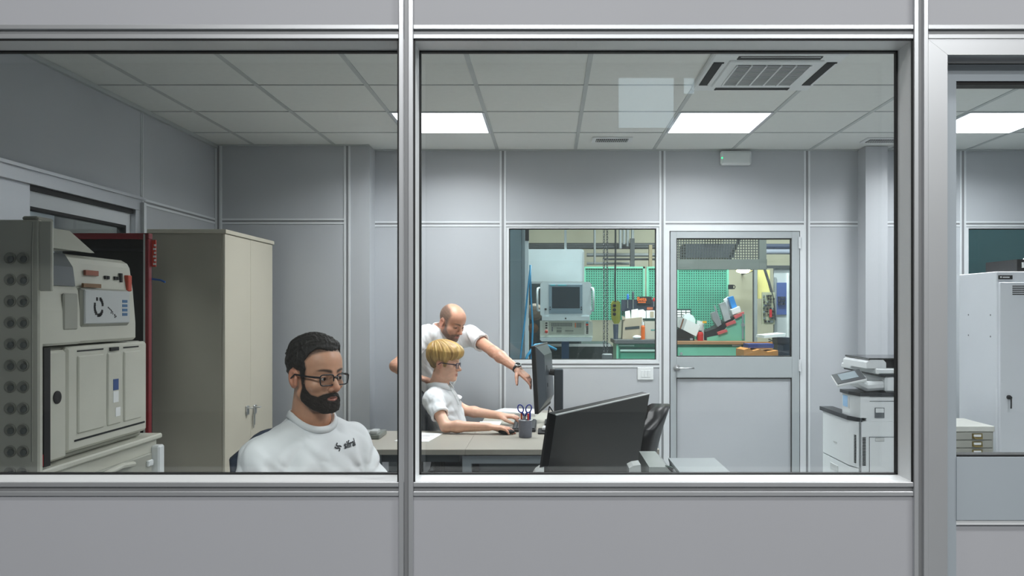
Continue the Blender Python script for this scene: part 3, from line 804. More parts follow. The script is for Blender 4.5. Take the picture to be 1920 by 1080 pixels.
# ---- drawer cabinet and locker seen through the glazed door
DG = mat('grey_steel_drawer', (158, 158, 150), .45, .1, .03)
BRASS = mat('brass', (150, 134, 84), .3, .8, .05)
t = thing('drawer_cabinet', (2.52, 5.08, 0), 'small grey drawer cabinet with brass label pulls beside the locker', 'cabinet')
X0, X1, Y0, Y1, ZT = 2.39, 2.655, 4.9, 5.26, AZ(800, 4.9)
bx('body', (X0, Y0 + .006, 0), (X1, Y1, ZT), DG, t, .004)
bx('top', (X0 - .002, Y0 - .004, ZT - .03), (X1 + .002, Y1, ZT + .003), mat('pale_grey_steel', (196, 196, 190), .45), t, .003)
dz = .048
for i in range(14):
    zt = ZT - .034 - i * dz
    if zt < .08: break
    d = bx('drawer', (X0 + .008, Y0 - .002, zt - dz + .005), (X1 - .012, Y0 + .02, zt), DG, t, .002)
    c = Vector(((X0 + X1) / 2 + .03, Y0 - .002, zt - dz / 2 + .002))
    p = MB(); p.box(c + Vector((-.03, -.004, -.015)), c + Vector((.03, 0, .016)))
    p.tube([c + Vector((-.027, -.004, 0)), c + Vector((-.02, -.02, -.012)), c + Vector((.02, -.02, -.012)), c + Vector((.027, -.004, 0))], .004, 6)
    h = p.build('label_pull', BRASS, d)
    bx('card', c + Vector((-.022, -.0055, -.004)), c + Vector((.022, -.0035, .010)), PAPER, h)
LW = mat('locker_white', (216, 219, 224), .45, 0, .015)
t = thing('locker', (3.2, 5.5, 0), 'tall white steel locker below the inner window at far right', 'locker')
X0, X1, Y0, Y1 = 2.87, 3.67, 5.25, 5.75
bx('body', (X0, Y0 + .02, 0), (X1, Y1, 1.75), LW, t, .004)
for i in range(2):
    a, b = X0 + .012 + i * .395, X0 + .395 + i * .395
    d = bx('door', (a, Y0 + .0, .06), (b, Y0 + .022, 1.68), LW, t, .003)
    sl = None
    for k in range(5):
        if sl is None: sl = bx('vent_slot', (a + .08, Y0 - .0015, 1.60), (a + .17, Y0 + .002, 1.606), DARKSLOT, d)
        else: share(sl, 'vent_slot', (0, 0, k * .013), d)
    if i == 0: MB().lathe((a + .055, Y0, .945), [(.014, 0), (.014, .012), (.008, .014), (.008, .03)], 12, axis=(0, -1, 0)).box((a + .052, Y0 - .03, .875), (a + .060, Y0 - .026, .94)).build('lock', DARKP, d)
    else: MB().lathe((a + .055, Y0, .945), [(.014, 0), (.014, .012), (.008, .014), (.008, .03)], 12, axis=(0, -1, 0)).build('lock', DARKP, d)
p = bx('name_plate', (X0 + .012, Y0 + .012, 1.70), (X0 + .10, Y0 + .019, 1.725), BLACKM, t)
MB().box((X0 + .02, Y0 + .0105, 1.709), (X0 + .03, Y0 + .0122, 1.718)).box((X0 + .036, Y0 + .0105, 1.709), (X0 + .08, Y0 + .0122, 1.716)).build('lettering', PAPER, p)
m = MB()
for yy in (5.34, 5.62):
    for zz in (1.47, 1.33): m.cyl((X0 - .001, yy, zz), (X0 + .002, yy, zz), .006)
m.build('rivet', SEAM, t)
tb = thing('storage_tray', (3.3, 5.45, 1.752), 'dark tray of odds and ends on top of the white locker', 'tray')
MB().box((3.02, 5.30, 1.752), (3.6, 5.68, 1.765)).box((3.02, 5.30, 1.765), (3.6, 5.315, 1.83)).box((3.02, 5.665, 1.765), (3.6, 5.68, 1.83)).box((3.02, 5.315, 1.765), (3.035, 5.665, 1.83)).box((3.585, 5.315, 1.765), (3.6, 5.665, 1.83)).build('tray', BLACKM, tb)
m = MB(); m.box((3.05, 5.292, 1.775), (3.09, 5.301, 1.81)); m.build('label', PAPER, tb)
tag(MB().prism([(3.16, 5.35, 1.772), (3.5, 5.35, 1.772), (3.46, 5.35, 1.90), (3.34, 5.35, 1.925), (3.25, 5.35, 1.87)], (0, .25, 0)).build('plastic_bag', mat('white_film', (222, 224, 226), .25), None), 'crumpled white plastic bag in the dark tray on the locker', 'bag')

# ---- desks
DESK = mat('grey_beige_desktop', (164, 160, 150), .45, 0, .02, 4)
DESKE = mat('desk_edge', (150, 147, 138), .5)
FRAME = mat('desk_frame_grey', (140, 148, 154), .4, .3, .03)
DFR = mat('desk_dark_panel', (66, 74, 80), .5, .1, .04)
t = thing('corner_desk', (-.4, 5.2, 0), 'grey-beige corner desk where the young man works, with dark panels below', 'desk')
def top(poly, name):
    o = MB().prism([(x, y, .712) for x, y in poly], (0, 0, .028)); return o.build(name, DESK, t)
top([(-1.45, 4.48), (-.46, 4.48), (-.46, 5.18), (-1.45, 5.18)], 'desktop')
top([(-.4585, 4.48), (.60, 4.48), (.60, 6.25), (-.4585, 6.25)], 'desktop')
MB().box((-1.45, 4.478, .712), (-.46, 4.4825, .738)).box((-.4585, 4.478, .712), (.60, 4.4825, .738)).build('edge_band', DESKE, t)
def leg_frame(x0, x1, y, nm='leg_frame'):
    m = MB(); wl_ = .048
    m.prism([(x0, y, 0), (x0 + wl_, y, 0), (x0 + wl_, y, .66), (x0, y, .703)], (0, .05, 0))
    m.prism([(x0 + .0008, y, .703), (x0 + wl_ + .0008, y, .66), (x1 - wl_, y, .66), (x1, y, .703)], (0, .05, 0))
    m.prism([(x1 - wl_, y, 0), (x1, y, 0), (x1, y, .703), (x1 - wl_, y, .66)], (0, .05, 0))
    m.build(nm, FRAME, t)
leg_frame(-.477, .57, 4.50)
leg_frame(-.44, .57, 6.18)
leg_frame(-1.43, -.95, 5.1)
bx('modesty_panel', (-1.43, 4.56, .30), (-.95, 4.58, .70), FRAME, t)
bx('modesty_panel', (-.42, 4.9, .22), (.55, 4.92, .69), DFR, t)
bx('beam', (-1.43, 4.55, .66), (-.50, 4.59, .71), DFR, t)
bx('leg', (-1.43, 4.52, 0), (-1.38, 4.57, .71), FRAME, t)
bx('leg', (-.98, 4.52, 0), (-.93, 4.57, .71), FRAME, t)

t = thing('front_desk', (.4, 2.75, 0), 'grey desk by the front window under the large monitor, hidden by the partition', 'desk')
bx('desktop', (-.42, 2.2, .712), (1.5, 3.08, .74), DESK, t, .003)
for xx in (-.38, 1.41):
    for yy in (2.24, 2.99): bx('leg', (xx, yy, 0), (xx + .05, yy + .05, .712), FRAME, t)
bx('modesty_panel', (-.33, 2.98, .3), (1.41, 3.0, .7), FRAME, t)

# ---- large monitor by the front window (its back towards the window)
pA, pB = at(1043, 778, 2.36), at(1218, 738, 2.96)
d_ = (pB - pA).normalized(); n_ = Vector((d_.y, -d_.x, 0)); up_ = (Vector((0, 0, 1)) + n_ * .17).normalized(); nn_ = d_.cross(up_).normalized()
if nn_.dot(n_) < 0: nn_ = -nn_
t = thing('monitor', (pA.x + .2, 2.68, .74), 'large glossy black monitor seen from behind, slanting across the right window', 'monitor')
L_ = (pB - pA).length; Hm = .41
def slab(p, du, dv, dn, u, v, n): return [p, p + u * du, p + u * du - v * dv, p - v * dv], n * dn
q_, e_ = slab(pA, L_, Hm, -.022, d_, up_, nn_)
MB().prism(q_, e_).build('back_shell', mat('monitor_shell', (11, 13, 15), .32, 0, .05, spec=.22), t)
q_, e_ = slab(pA - nn_ * .022, L_, Hm, -.007, d_, up_, nn_)
sc_ = MB().prism(q_, e_).build('screen_bezel', BLACKM, t)
q_, e_ = slab(pA - nn_ * .029 + d_ * .01 - up_ * .01, L_ - .02, Hm - .03, -.001, d_, up_, nn_)
MB().prism(q_, e_).build('screen', mat('screen_glass', (22, 26, 30), .1), sc_)
q_, e_ = slab(pA + up_ * .0012 + nn_ * .0012, L_, .0035, -.005, d_, up_, nn_)
MB().prism(q_, e_).build('top_edge', GREYP, t)
mid = pA + d_ * (L_ * .40) - up_ * .33
MB().tube([mid - nn_ * .0, mid + nn_ * .03, Vector((mid.x + .03, mid.y, .90)), Vector((mid.x + .02, mid.y, .75))], [.03, .03, .026, .03], 10).build('stand_neck', BLACKM, t)
MB().lathe((mid.x + .02, mid.y, .74), [(.075, 0), (.075, .008), (.04, .018)], 24).build('stand_foot', BLACKM, t)

t = thing('file_holder', at(1012, 905, 2.36) * 1, 'pale rounded file holder standing on the desk left of the black monitor', 'file holder')
c0 = at(1003, 886, 2.36); c1 = at(1020, 878, 2.36)
t.location = (c0.x + .01, 2.36, .74)
MB().prism([Vector((c0.x - .05, 2.36, .742)), Vector((c0.x - .05, 2.36, .93)), Vector((c0.x - .02, 2.36, 1.0)), Vector((c0.x, 2.36, c0.z)), Vector((c0.x + .012, 2.36, c1.z - .004)), Vector((c1.x, 2.36, c1.z)), Vector((c1.x, 2.36, .742))], (0, .07, 0)).build('shell', WHITEP, t)

# ---- desktop printer right of it
t = thing('desktop_printer', (.4, 2.45, .74), 'light grey desktop printer with sloped cover on the front desk', 'printer')
yp = 2.30
bx('body', (.235, yp, .742), (.60, yp + .33, .97), GREYP, t, .012)
def pz(px, py): return (AX(px, yp + .12), yp, min(AZ(py, yp + .24), 1.3))
MB().prism([pz(1205, 900), pz(1208, 848), pz(1240, 848), pz(1258, 866), pz(1283, 900)], (0, .26, 0)).build('sloped_cover', mat('printer_cover', (150, 156, 154), .25), t)
MB().prism([pz(1238, 847), pz(1250, 849), pz(1263, 868), pz(1258, 868)], (0, .02, 0)).build('dark_window', BLACKG, t)
MB().tube([pz(1250, 852), pz(1266, 873), pz(1283, 897)], .004, 6).build('chrome_trim', STEEL, t)
MB().prism([(pz(1172, 848)[0], yp + .0, .96), (pz(1172, 848)[0], yp, pz(0, 850)[2]), (pz(1180, 848)[0], yp, pz(0, 846)[2]), (pz(1193, 848)[0], yp, pz(0, 844)[2]), (pz(1195, 848)[0], yp, .96)], (0, .07, 0)).build('side_tower', GREYP, t)
MB().prism([pz(1278, 900), pz(1268, 866), pz(1268, 863), pz(1360, 863), pz(1392, 900)], (0, .28, 0)).build('scanner_lid', mat('lid_grey', (138, 146, 150), .4), t)
bx('lid_inset', (AX(1290, yp), yp - .004, AZ(915, yp)), (AX(1362, yp), yp + .002, AZ(900, yp)), mat('lid_inset', (120, 128, 132), .4), t)

# ---- office chairs
CH = {'blue': mat('navy_mesh', (38, 52, 72), .7, 0, .15, 120, .4, 400), 'grey': mat('charcoal_fabric', (62, 66, 72), .85, 0, .1, 80), 'black': mat('black_leatherette', (10, 11, 16), .4, 0, .1, spec=.3)}
def office_chair(loc, face, label, key, seat_z=.47, back_z=1.08, hw_=.2, back_off=.22, tilt=.0, thick=.03, arms=True):
    """face: heading angle of the sitter, measured from -Y towards +X"""
    f = Vector((math.sin(face), -math.cos(face), 0)); r = Vector((-math.cos(face), -math.sin(face), 0))
    t = thing('office_chair', loc, label, 'chair')
    M = Matrix((( r.x, f.x, 0, loc[0]), (r.y, f.y, 0, loc[1]), (0, 0, 1, 0), (0, 0, 0, 1)))
    b = MB(M)
    n = 10; vs = []; fs = []
    b.cbox((0, .02, seat_z - .035), (.23, .22, .035), 0, .025); b.build('seat', CH[key], t)
    # curved backrest shell
    b = MB(M); rows, cols = 12, 10
    def prof(u): return seat_z + .12 + (back_z - seat_z - .12) * u
    for side in (0, 1):
        for i in range(rows + 1):
            u = i / rows
            wv = hw_ * (0.80 + .35 * math.sin(math.pi * min(u, .6) / 1.2)) * (1 - .9 * max(0, u - .88) ** 2 / .0144 * .35)
            for j in range(cols + 1):
                s_ = -1 + 2 * j / cols
                zz = prof(u) - (.035 * (abs(s_) ** 4) if u > .9 else 0)
                yy = -back_off - .05 * (u - .35) ** 2 * 2 - tilt * u + .05 * s_ * s_ - (thick if side else 0)
                vs.append((s_ * wv, yy, zz))
    C = cols + 1; N = (rows + 1) * C
    for i in range(rows):
        for j in range(cols):
            a_ = i * C + j
            fs.append((a_, a_ + 1, a_ + C + 1, a_ + C)); fs.append((N + a_, N + a_ + C, N + a_ + C + 1, N + a_ + 1))
    for j in range(cols):
        fs.append((j, N + j, N + j + 1, j + 1)); a_ = rows * C + j; fs.append((a_, a_ + 1, N + a_ + 1, N + a_))
    for i in range(rows):
        a_ = i * C; fs.append((a_, a_ + C, N + a_ + C, N + a_)); a_ += cols; fs.append((a_, N + a_, N + a_ + C, a_ + C))
    b.add(vs, fs); b.build('backrest', CH[key], t, True)
    b = MB(M); b.tube([(0, -.1, seat_z - .05), (0, -back_off - .05, seat_z - .03), (0, -back_off - .06, seat_z + .2)], .02, 8); b.build('back_bracket', BLACKM, t)
    b = MB(M); b.cyl((0, 0, .1), (0, 0, seat_z - .06), .028, .022); b.build('gas_post', BLACKM, t)
    for k in range(5):
        a_ = 2 * math.pi * k / 5 + .3
        e = (math.cos(a_) * .29, math.sin(a_) * .29)
        b = MB(M); b.tube([(0, 0, .12), (e[0] * .6, e[1] * .6, .1), (e[0], e[1], .075)], [.03, .024, .018], 8); lg = b.build('base_arm', BLACKM, t)
        b = MB(M); b.cyl((e[0] - .02, e[1], .03), (e[0] + .02, e[1], .03), .03); b.build('caster', BLACKM, lg)
    for sx in ((-1, 1) if arms else ()):
        b = MB(M); b.tube([(sx * .24, -.05, seat_z - .04), (sx * .27, -.05, seat_z + .05), (sx * .27, -.05, seat_z + .2)], .013, 8); ar = b.build('arm_post', BLACKM, t)
        b = MB(M); b.cbox((sx * .27, .02, seat_z + .21), (.03, .12, .014), 0, .01); b.build('arm_pad', BLACKM, ar)
    return t
office_chair((-.745, 2.655, 0), R(42), 'navy mesh office chair behind the seated bearded man', 'blue', .50, 1.095, .185, .20)
office_chair((-.62, 5.42, 0), R(90), 'charcoal office chair the blond young man sits on', 'grey', .44, .985, .19, .175, .07)
office_chair((.262, 3.5, 0), R(-97), 'black leatherette chair with curved back beside the slanting monitor', 'black', .5, 1.10, .19, .10, .05, .06, False)

# ---- young man's monitor
t = thing('monitor', (.05, 5.55, .74), 'black monitor on a stand seen edge-on, at which the man points', 'monitor')
Mm = Matrix.Translation((-.045, 5.54, 1.055)) @ Matrix.Rotation(R(82.5), 4, 'Z') @ Matrix.Rotation(R(-3), 4, 'X')
# local: x along the panel (far), y towards the user (-X in the room), z up
b = MB(Mm); b.cbox((0, .008, 0), (.30, .014, .218), 0, .004); pn = b.build('panel', BLACKM, t)
b = MB(Mm); b.cbox((0, .0225, .006), (.292, .001, .205)); b.build('screen', mat('lit_screen', (60, 80, 100), .15), pn)
MONB = mat('monitor_back', (52, 60, 68), .38, 0, .04)
b = MB(Mm); b.add([(-.27, -.006, -.20), (.27, -.006, -.20), (.27, -.006, .21), (-.27, -.006, .21), (-.19, -.045, -.14), (.19, -.045, -.14), (.19, -.045, .15), (-.19, -.045, .15)], [(0, 1, 5, 4), (1, 2, 6, 5), (2, 3, 7, 6), (3, 0, 4, 7), (4, 5, 6, 7), (0, 3, 2, 1)]); b.build('back_hump', MONB, t)
b = MB(Mm); b.cbox((-.1, -.0455, .06), (.012, .001, .02)).cbox((-.1, -.0455, -.05), (.012, .001, .012)); b.build('port', BLACKM, t)
bs = at(1046, 700, 5.5)
MB().tube([(bs.x - .055, 5.53, bs.z + .01), (bs.x, 5.53, bs.z)], .022, 10).build('tilt_joint', BLACKM, t)
MB().box((AX(1039, 5.5), 5.50, .75), (AX(1056, 5.5), 5.56, AZ(692, 5.5)), 0, .006).build('stand_column', MONB, t)
bx('stand_foot', (-.03, 5.40, .74), (.21, 5.66, .752), BLACKM, t, .004)
MB().tube([(.0, 5.46, .86), (-.01, 5.44, .80), (.005, 5.42, .775), (.045, 5.40, .772), (.09, 5.40, .78)], .004, 6).build('cable', BLACKM, t)
MB().tube([(.0, 5.48, .86), (.03, 5.48, .815), (.06, 5.48, .785), (.075, 5.5, .775)], .004, 6).build('cable', BLACKM, t)

# ---- things on the corner desk
ZD = .7402
cc = at(985, 820, 4.915); cc.z = ZD
MESHM = mat('grey_wire_mesh', (120, 124, 138), .45, .5, .15, 300)
t = thing('pen_cup', cc, 'grey wire-mesh pen cup on the corner desk in front of the keyboard', 'pen cup')
MB().lathe(cc, [(.036, 0), (.039, .002), (.041, .10), (.042, .104), (.040, .105), (.038, .1), (.036, .006), (.0, .005)], 24, cap=False).build('mesh_wall', MESHM, t, True)
MB().tube(arc(cc + Vector((0, 0, .105)), .041, 0, 345, 23, (1, 0, 0), (0, 1, 0)), .0022, 6, closed=True).build('rim', STEEL, t)
t = thing('scissors', cc + Vector((0, 0, .01)), 'scissors with blue handles standing in the mesh pen cup', 'scissors')
BLUEH = mat('blue_handle', (42, 58, 150), .35)
sb = cc + Vector((.0, -.004, .0))
for sx in (-1, 1):
    h = sb + Vector((sx * .024 - .004, 0, .172))
    pts = [h + Vector((math.cos(R(a)) * .0165 + sx * .004 * math.sin(R(a)), 0, math.sin(R(a)) * .023)) for a in range(0, 360, 20)]
    hn = MB(); hn.tube(pts, .0042, 7, closed=True); hn.tube([h + Vector((-sx * .008, 0, -.02)), sb + Vector((sx * .003 - .004, 0, .128))], [.006, .005], 7)
    hn.build('handle', BLUEH, t, True)
    MB().box(sb + Vector((sx * .003 - .010, -.002 + sx * .002, .012)), sb + Vector((sx * .003 + .002, -.0005 + sx * .002, .135))).build('blade', STEEL, t)
def pen(dx, dy, lean, color, top_, label, name='pen'):
    p0 = cc + Vector((dx, dy, .012)); p1 = p0 + Vector((lean, 0, top_))
    t = thing(name, p0, label, 'pen')
    m_ = mat('pen_%s' % name + label.split()[0], color, .35)
    MB().tube([p0, p0.lerp(p1, .7)], .0045, 8).build('barrel', WHITEP if 'orange' in label else m_, t)
    MB().tube([p0.lerp(p1, .7), p1], .0056, 8).build('cap', m_, t)
pen(-.022, .006, -.001, (226, 96, 40), .135, 'orange-capped pen standing in the mesh pen cup')
pen(.016, -.010, .001, (206, 44, 34), .132, 'red marker standing in the mesh pen cup', 'marker')
pen(.025, .004, .003, (44, 62, 160), .142, 'blue marker standing in the mesh pen cup', 'marker')

mo = Vector((-.262, 5.03, ZD + .012))
t = thing('computer_mouse', mo, 'black computer mouse under the right hand of the young man', 'mouse')
MB().sph(mo + Vector((0, 0, .004)), (.052, .031, .0155), 16, 10).build('shell', BLACKM, t, True)
MB().tube([mo + Vector((.045, 0, .006)), mo + Vector((.09, .02, .004)), mo + Vector((.16, .05, .004))], .002, 6).build('cord', BLACKM, t)
t = thing('keyboard', (-.16, 5.34, ZD), 'dark keyboard on the corner desk below the young man\'s left hand', 'keyboard')
bx('case', (-.235, 5.12, ZD), (-.085, 5.57, ZD + .018), DARKP, t, .004)
KEYM = mat('key_grey', (70, 74, 78), .5)
kp = None
for i in range(6):
    for j in range(18):
        x_, y_ = -.225 + i * .0228, 5.135 + j * .0235
        if kp is None: kp = bx('key', (x_, y_, ZD + .018), (x_ + .019, y_ + .0195, ZD + .025), KEYM, t, .002)
        else: share(kp, 'key', (i * .0228, j * .0235, 0), t)
tag(bx('desk_mat', (-.07, 5.03, ZD), (.16, 5.22, ZD + .012), BLACKM, None, .003), 'flat black pad on the desk right of the pen cup', 'pad')
t = thing('power_adapter', (.02, 5.12, ZD + .0125), 'small white adapter with coiled cable on the black pad', 'adapter')
bx('block', (-.045, 5.08, ZD + .0125), (.06, 5.14, ZD + .04), WHITEP, t, .008)
MB().tube([(.06, 5.11, ZD + .03), (.09, 5.10, ZD + .05), (.10, 5.14, ZD + .06), (.07, 5.17, ZD + .03)], .003, 6).build('cable', mat('yellow_green', (196, 204, 60), .5), t)
t = thing('notebook', (-.39, 5.31, ZD), 'thick white notebook on the desk beside the young man\'s forearm', 'notebook')
bx('pages', (-.455, 5.235, ZD + .003), (-.318, 5.42, ZD + .024), mat('cream_pages', (238, 234, 216), .8), t)
MB().box((-.458, 5.23, ZD), (-.315, 5.425, ZD + .003)).box((-.458, 5.23, ZD + .024), (-.315, 5.425, ZD + .027)).build('cover', PAPER, t)
def sheet(poly, z, label, lines=None, th=.002):
    t = thing('paper_sheet', (poly[0][0], poly[0][1], z), label, 'paper')
    MB().prism([(x, y, z) for x, y in poly], (0, 0, th)).build('sheet', PAPER, t)
    if lines:
        m = MB()
        for (a_, b_, w_) in lines: m.prism([(a_[0], a_[1], z + th), (b_[0], b_[1], z + th), (b_[0], b_[1] + w_, z + th), (a_[0], a_[1] + w_, z + th)], (0, 0, .0006))
        m.build('print', mat('grey_ink', (150, 152, 158), .8), t)
sheet([(-.90, 4.76), (-.70, 4.74), (-.655, 5.06), (-.85, 5.1)], ZD, 'printed white sheet on the left of the corner desk',
      [((-.85, 4.83), (-.75, 4.82), .004), ((-.84, 4.87), (-.72, 4.86), .004), ((-.83, 4.91), (-.75, 4.90), .004), ((-.82, 4.95), (-.72, 4.94), .012), ((-.80, 5.0), (-.70, 4.99), .004)])
sheet([(-.38, 5.9), (-.10, 5.88), (-.08, 6.15), (-.36, 6.17)], ZD, 'thick pile of white papers at the back of the corner desk', None, .022)
sheet([(-.42, 5.96), (-.22, 5.90), (-.14, 6.1), (-.34, 6.18)], ZD + .0225, 'loose white sheet on top of the paper pile', None, .003)
t = thing('gauge_box', (-1.06, 4.93, ZD), 'small grey plastic box with clasp on the left desk end', 'box')
bx('case', (-1.125, 4.83, ZD), (-1.0, 5.05, ZD + .028), mat('smoky_plastic', (120, 126, 120), .3), t, .004)
bx('clasp', (-1.06, 4.84, ZD + .028), (-1.015, 4.93, ZD + .05), GREYP, t, .004)
bx('clasp', (-1.11, 4.86, ZD + .028), (-1.07, 4.98, ZD + .036), GREYP, t, .003)
# ================================================================== WORKSHOP BEHIND THE OFFICE
CREAMW = mat('cream_plaster', (196, 196, 176), .8, 0, .08, 1.2)
GREENB = mat('bench_green', (66, 150, 124), .45, 0, .05)
GREENL = mat('bench_green_light', (120, 196, 168), .45, 0, .05)
GREEND = mat('bench_green_dark', (22, 62, 56), .6)
PIPE = mat('dark_pipe', (70, 76, 78), .5, .3, .1)
PIPEL = mat('pale_pipe', (150, 158, 160), .45, .3, .06)
STEELW = mat('white_enamel', (214, 226, 230), .35, 0, .02)
CARTON = mat('carton', (176, 164, 144), .8, 0, .05)
ORANGE = mat('orange', (222, 104, 34), .5)
REDT = mat('tray_red', (206, 92, 92), .5, 0, .06)
NAVY = mat('navy_steel', (38, 50, 66), .5)
CYANC = mat('cyan_hose', (36, 150, 200), .4)

def perf(name, rgb, pitch, hole, dark):
    """punched sheet: grid of dark holes over the sheet's colour"""
    m = bpy.data.materials.new(name); m.use_nodes = True
    nt = m.node_tree; b = nt.nodes['Principled BSDF']; b.inputs['Roughness'].default_value = .45
    tc = nt.nodes.new('ShaderNodeTexCoord'); sp = nt.nodes.new('ShaderNodeSeparateXYZ')
    nt.links.new(tc.outputs['Object'], sp.inputs[0])
    ms = []
    for ax in ('X', 'Z'):
        a = nt.nodes.new('ShaderNodeMath'); a.operation = 'MULTIPLY'; a.inputs[1].default_value = 1 / pitch; nt.links.new(sp.outputs[ax], a.inputs[0])
        f = nt.nodes.new('ShaderNodeMath'); f.operation = 'FRACT'; nt.links.new(a.outputs[0], f.inputs[0])
        c = nt.nodes.new('ShaderNodeMath'); c.operation = 'SUBTRACT'; c.inputs[1].default_value = .5; nt.links.new(f.outputs[0], c.inputs[0])
        d = nt.nodes.new('ShaderNodeMath'); d.operation = 'ABSOLUTE'; nt.links.new(c.outputs[0], d.inputs[0])
        ms.append(d)
    mx = nt.nodes.new('ShaderNodeMath'); mx.operation = 'MAXIMUM'
    nt.links.new(ms[0].outputs[0], mx.inputs[0]); nt.links.new(ms[1].outputs[0], mx.inputs[1])
    lt = nt.nodes.new('ShaderNodeMath'); lt.operation = 'LESS_THAN'; lt.inputs[1].default_value = hole; nt.links.new(mx.outputs[0], lt.inputs[0])
    mc = nt.nodes.new('ShaderNodeMix'); mc.data_type = 'RGBA'
    mc.inputs['A'].default_value = lin(rgb); mc.inputs['B'].default_value = lin(dark)
    nt.links.new(lt.outputs[0], mc.inputs['Factor']); nt.links.new(mc.outputs['Result'], b.inputs['Base Color'])
    MATS[name] = m
    return m
PERF = perf('punched_green_sheet', (84, 164, 138), .038, .25, (14, 58, 48))

struct(bx('floor_workshop', (-9, YB + .06, -.1), (9, 17.2, 0), CONCRETE), 'concrete workshop floor behind the office')
wsb = struct(empty('wall_workshop', (0, 16.8, 0)), 'cream rear wall of the workshop')
bx('plaster', (-9, 16.8, 0), (9, 17.0, 6.2), CREAMW, wsb)

# grey enclosure post and hoses at the left of the inner window
YE = 7.3
t = thing('machine_enclosure', (AX(966, YE), YE, 0), 'blue-grey machine enclosure panel at left edge of inner window', 'machine')
bx('panel', (AX(925, YE), YE, 0), (AX(978, YE), YE + .5, 2.6), mat('enclosure_grey', (120, 140, 148), .45, 0, .03), t, .004)
bx('post', (AX(984, YE), YE - .02, 0), (AX(991, YE), YE + .04, 2.6), STEELW, t, .003)
bx('filler', (AX(978, YE), YE + .02, 0), (AX(984, YE), YE + .4, 2.6), mat('enclosure_light', (160, 176, 182), .4), t)
bx('clamp', (AX(985, YE), YE - .05, AZ(452, YE)), (AX(992, YE), YE - .02, AZ(430, YE)), DARKP, t)
def hose(pts, label, rad=.008):
    return tag(MB().tube([at(*p) for p in pts], rad, 7).build('air_hose', CYANC, None, True), label, 'hose', 'thin blue air hoses by the enclosure post')
hose([(995, 497, 7.1), (990, 540, 7.08), (984, 600, 7.06), (978, 650, 7.05), (974, 690, 7.05), (972, 760, 7.05), (990, 870, 7.1)], 'blue air hose hanging in front of the enclosure post', .008)
hose([(994, 497, 7.1), (995, 550, 7.12), (999, 610, 7.13), (997, 660, 7.12), (994, 700, 7.1), (990, 800, 7.1)], 'blue air hose hanging right of the enclosure post', .008)
hose([(980, 690, 7.0), (990, 665, 7.05), (1003, 647, 7.15), (1020, 645, 7.3), (1042, 655, 7.6)], 'blue air hose looping behind the edge-on monitor', .012)

# dark machine body behind the console
t = thing('machine_tool', (AX(1040, 9.6), 9.8, 0), 'dark machine tool behind the control console', 'machine')
bx('column', (AX(992, 9.6), 9.6, 0), (AX(1090, 9.6), 10.6, AZ(527, 9.6)), mat('machine_dark', (40, 54, 58), .5, 0, .2), t, .03)
bx('bed', (AX(1000, 9.5), 9.5, 0), (AX(1150, 9.5), 10.4, AZ(645, 9.5)), mat('machine_green_black', (30, 46, 46), .5, 0, .2), t, .03)
MB().lathe(at(1003, 585, 9.55), [(.10, 0), (.10, .06), (.07, .09), (.03, .1)], 18, axis=(0, -1, 0)).build('spindle_head', mat('cast_grey', (140, 128, 116), .5, .2, .15), t)
MB().lathe(at(1000, 615, 9.5), [(.06, 0), (.06, .08), (.02, .1)], 14, axis=(0, -1, 0)).build('motor', mat('cast_brown', (110, 78, 52), .5, .2), t)

t = thing('white_guard', (AX(1040, 9.3), 9.3, 1.8), 'white sheet-metal guard hanging above the control console', 'guard')
g0, g1 = at(985, 528, 9.3), at(1095, 467, 9.3)
rr = .03
poly = [(g0.x, 9.3, g0.z), (g1.x, 9.3, g0.z), (g1.x, 9.3, g1.z - rr), (g1.x - rr * .3, 9.3, g1.z - rr * .3), (g1.x - rr, 9.3, g1.z), (g0.x, 9.3, g1.z)]
MB().prism(poly, (0, .03, 0)).build('sheet', mat('guard_white', (212, 224, 228), .4, 0, .08, 3), t)
bx('support_tube', (AX(1058, 9.33), 9.33, g1.z - .05), (AX(1062.5, 9.33), 9.36, 6.2), PIPEL, t)
bx('hinge_bar', (g1.x - .012, 9.29, g0.z), (g1.x + .003, 9.335, g1.z - rr), GREYP, t)

# ---- control console
YCN = 9.0
BLG = mat('console_blue_grey', (132, 156, 170), .4, 0, .03)
IVORY = mat('console_ivory', (206, 212, 200), .45, 0, .02)
c0 = at(1060, 640, YCN)
t = thing('control_console', (c0.x, YCN, 0), 'machine control console with dark screen, side handles and keyboard panel', 'control panel')
def P(px, py, dy=0.0): v = at(px, py, YCN); v.y += dy; return v
MB().prism([P(1013, 590), P(1013, 533), P(1017, 528.5), P(1105, 528.5), P(1109, 533), P(1109, 588), P(1105, 593), P(1017, 593)], (0, .12, 0)).build('housing', STEELW, t)
def slabp(nm, x0, y0, x1, y1, dy, th, m, par, bev=.0):
    a_, b_ = P(x0, y1, dy), P(x1, y0, dy)
    return bx(nm, (a_.x, a_.y - th, a_.z), (b_.x, b_.y, b_.z), m, par, bev)
fp = slabp('screen_panel', 1029, 533, 1092, 588, 0, .008, BLG, t, .002)
slabp('screen', 1035, 538, 1087, 578, -.008, .002, mat('console_screen', (34, 54, 66), .12), fp)
slabp('maker_strip', 1032, 533.8, 1041, 535.6, -.008, .002, mat('teal_print', (70, 196, 206), .5), fp)
slabp('maker_strip', 1046, 533.8, 1062, 535.6, -.008, .002, mat('teal_print', (70, 196, 206), .5), fp)
for i in range(9): slabp('soft_key', 1036 + i * 5.6, 581, 1039.5 + i * 5.6, 583.5, -.008, .003, BLG, fp)
for x in (1031.5, ):
    for y in (576, 580): slabp('round_key', x - 1, y - 1, x + 1, y + 1, -.008, .003, DARKP, fp)
for y in (576, 580): slabp('round_key', 1089, y - 1, 1091, y + 1, -.008, .003, DARKP, fp)
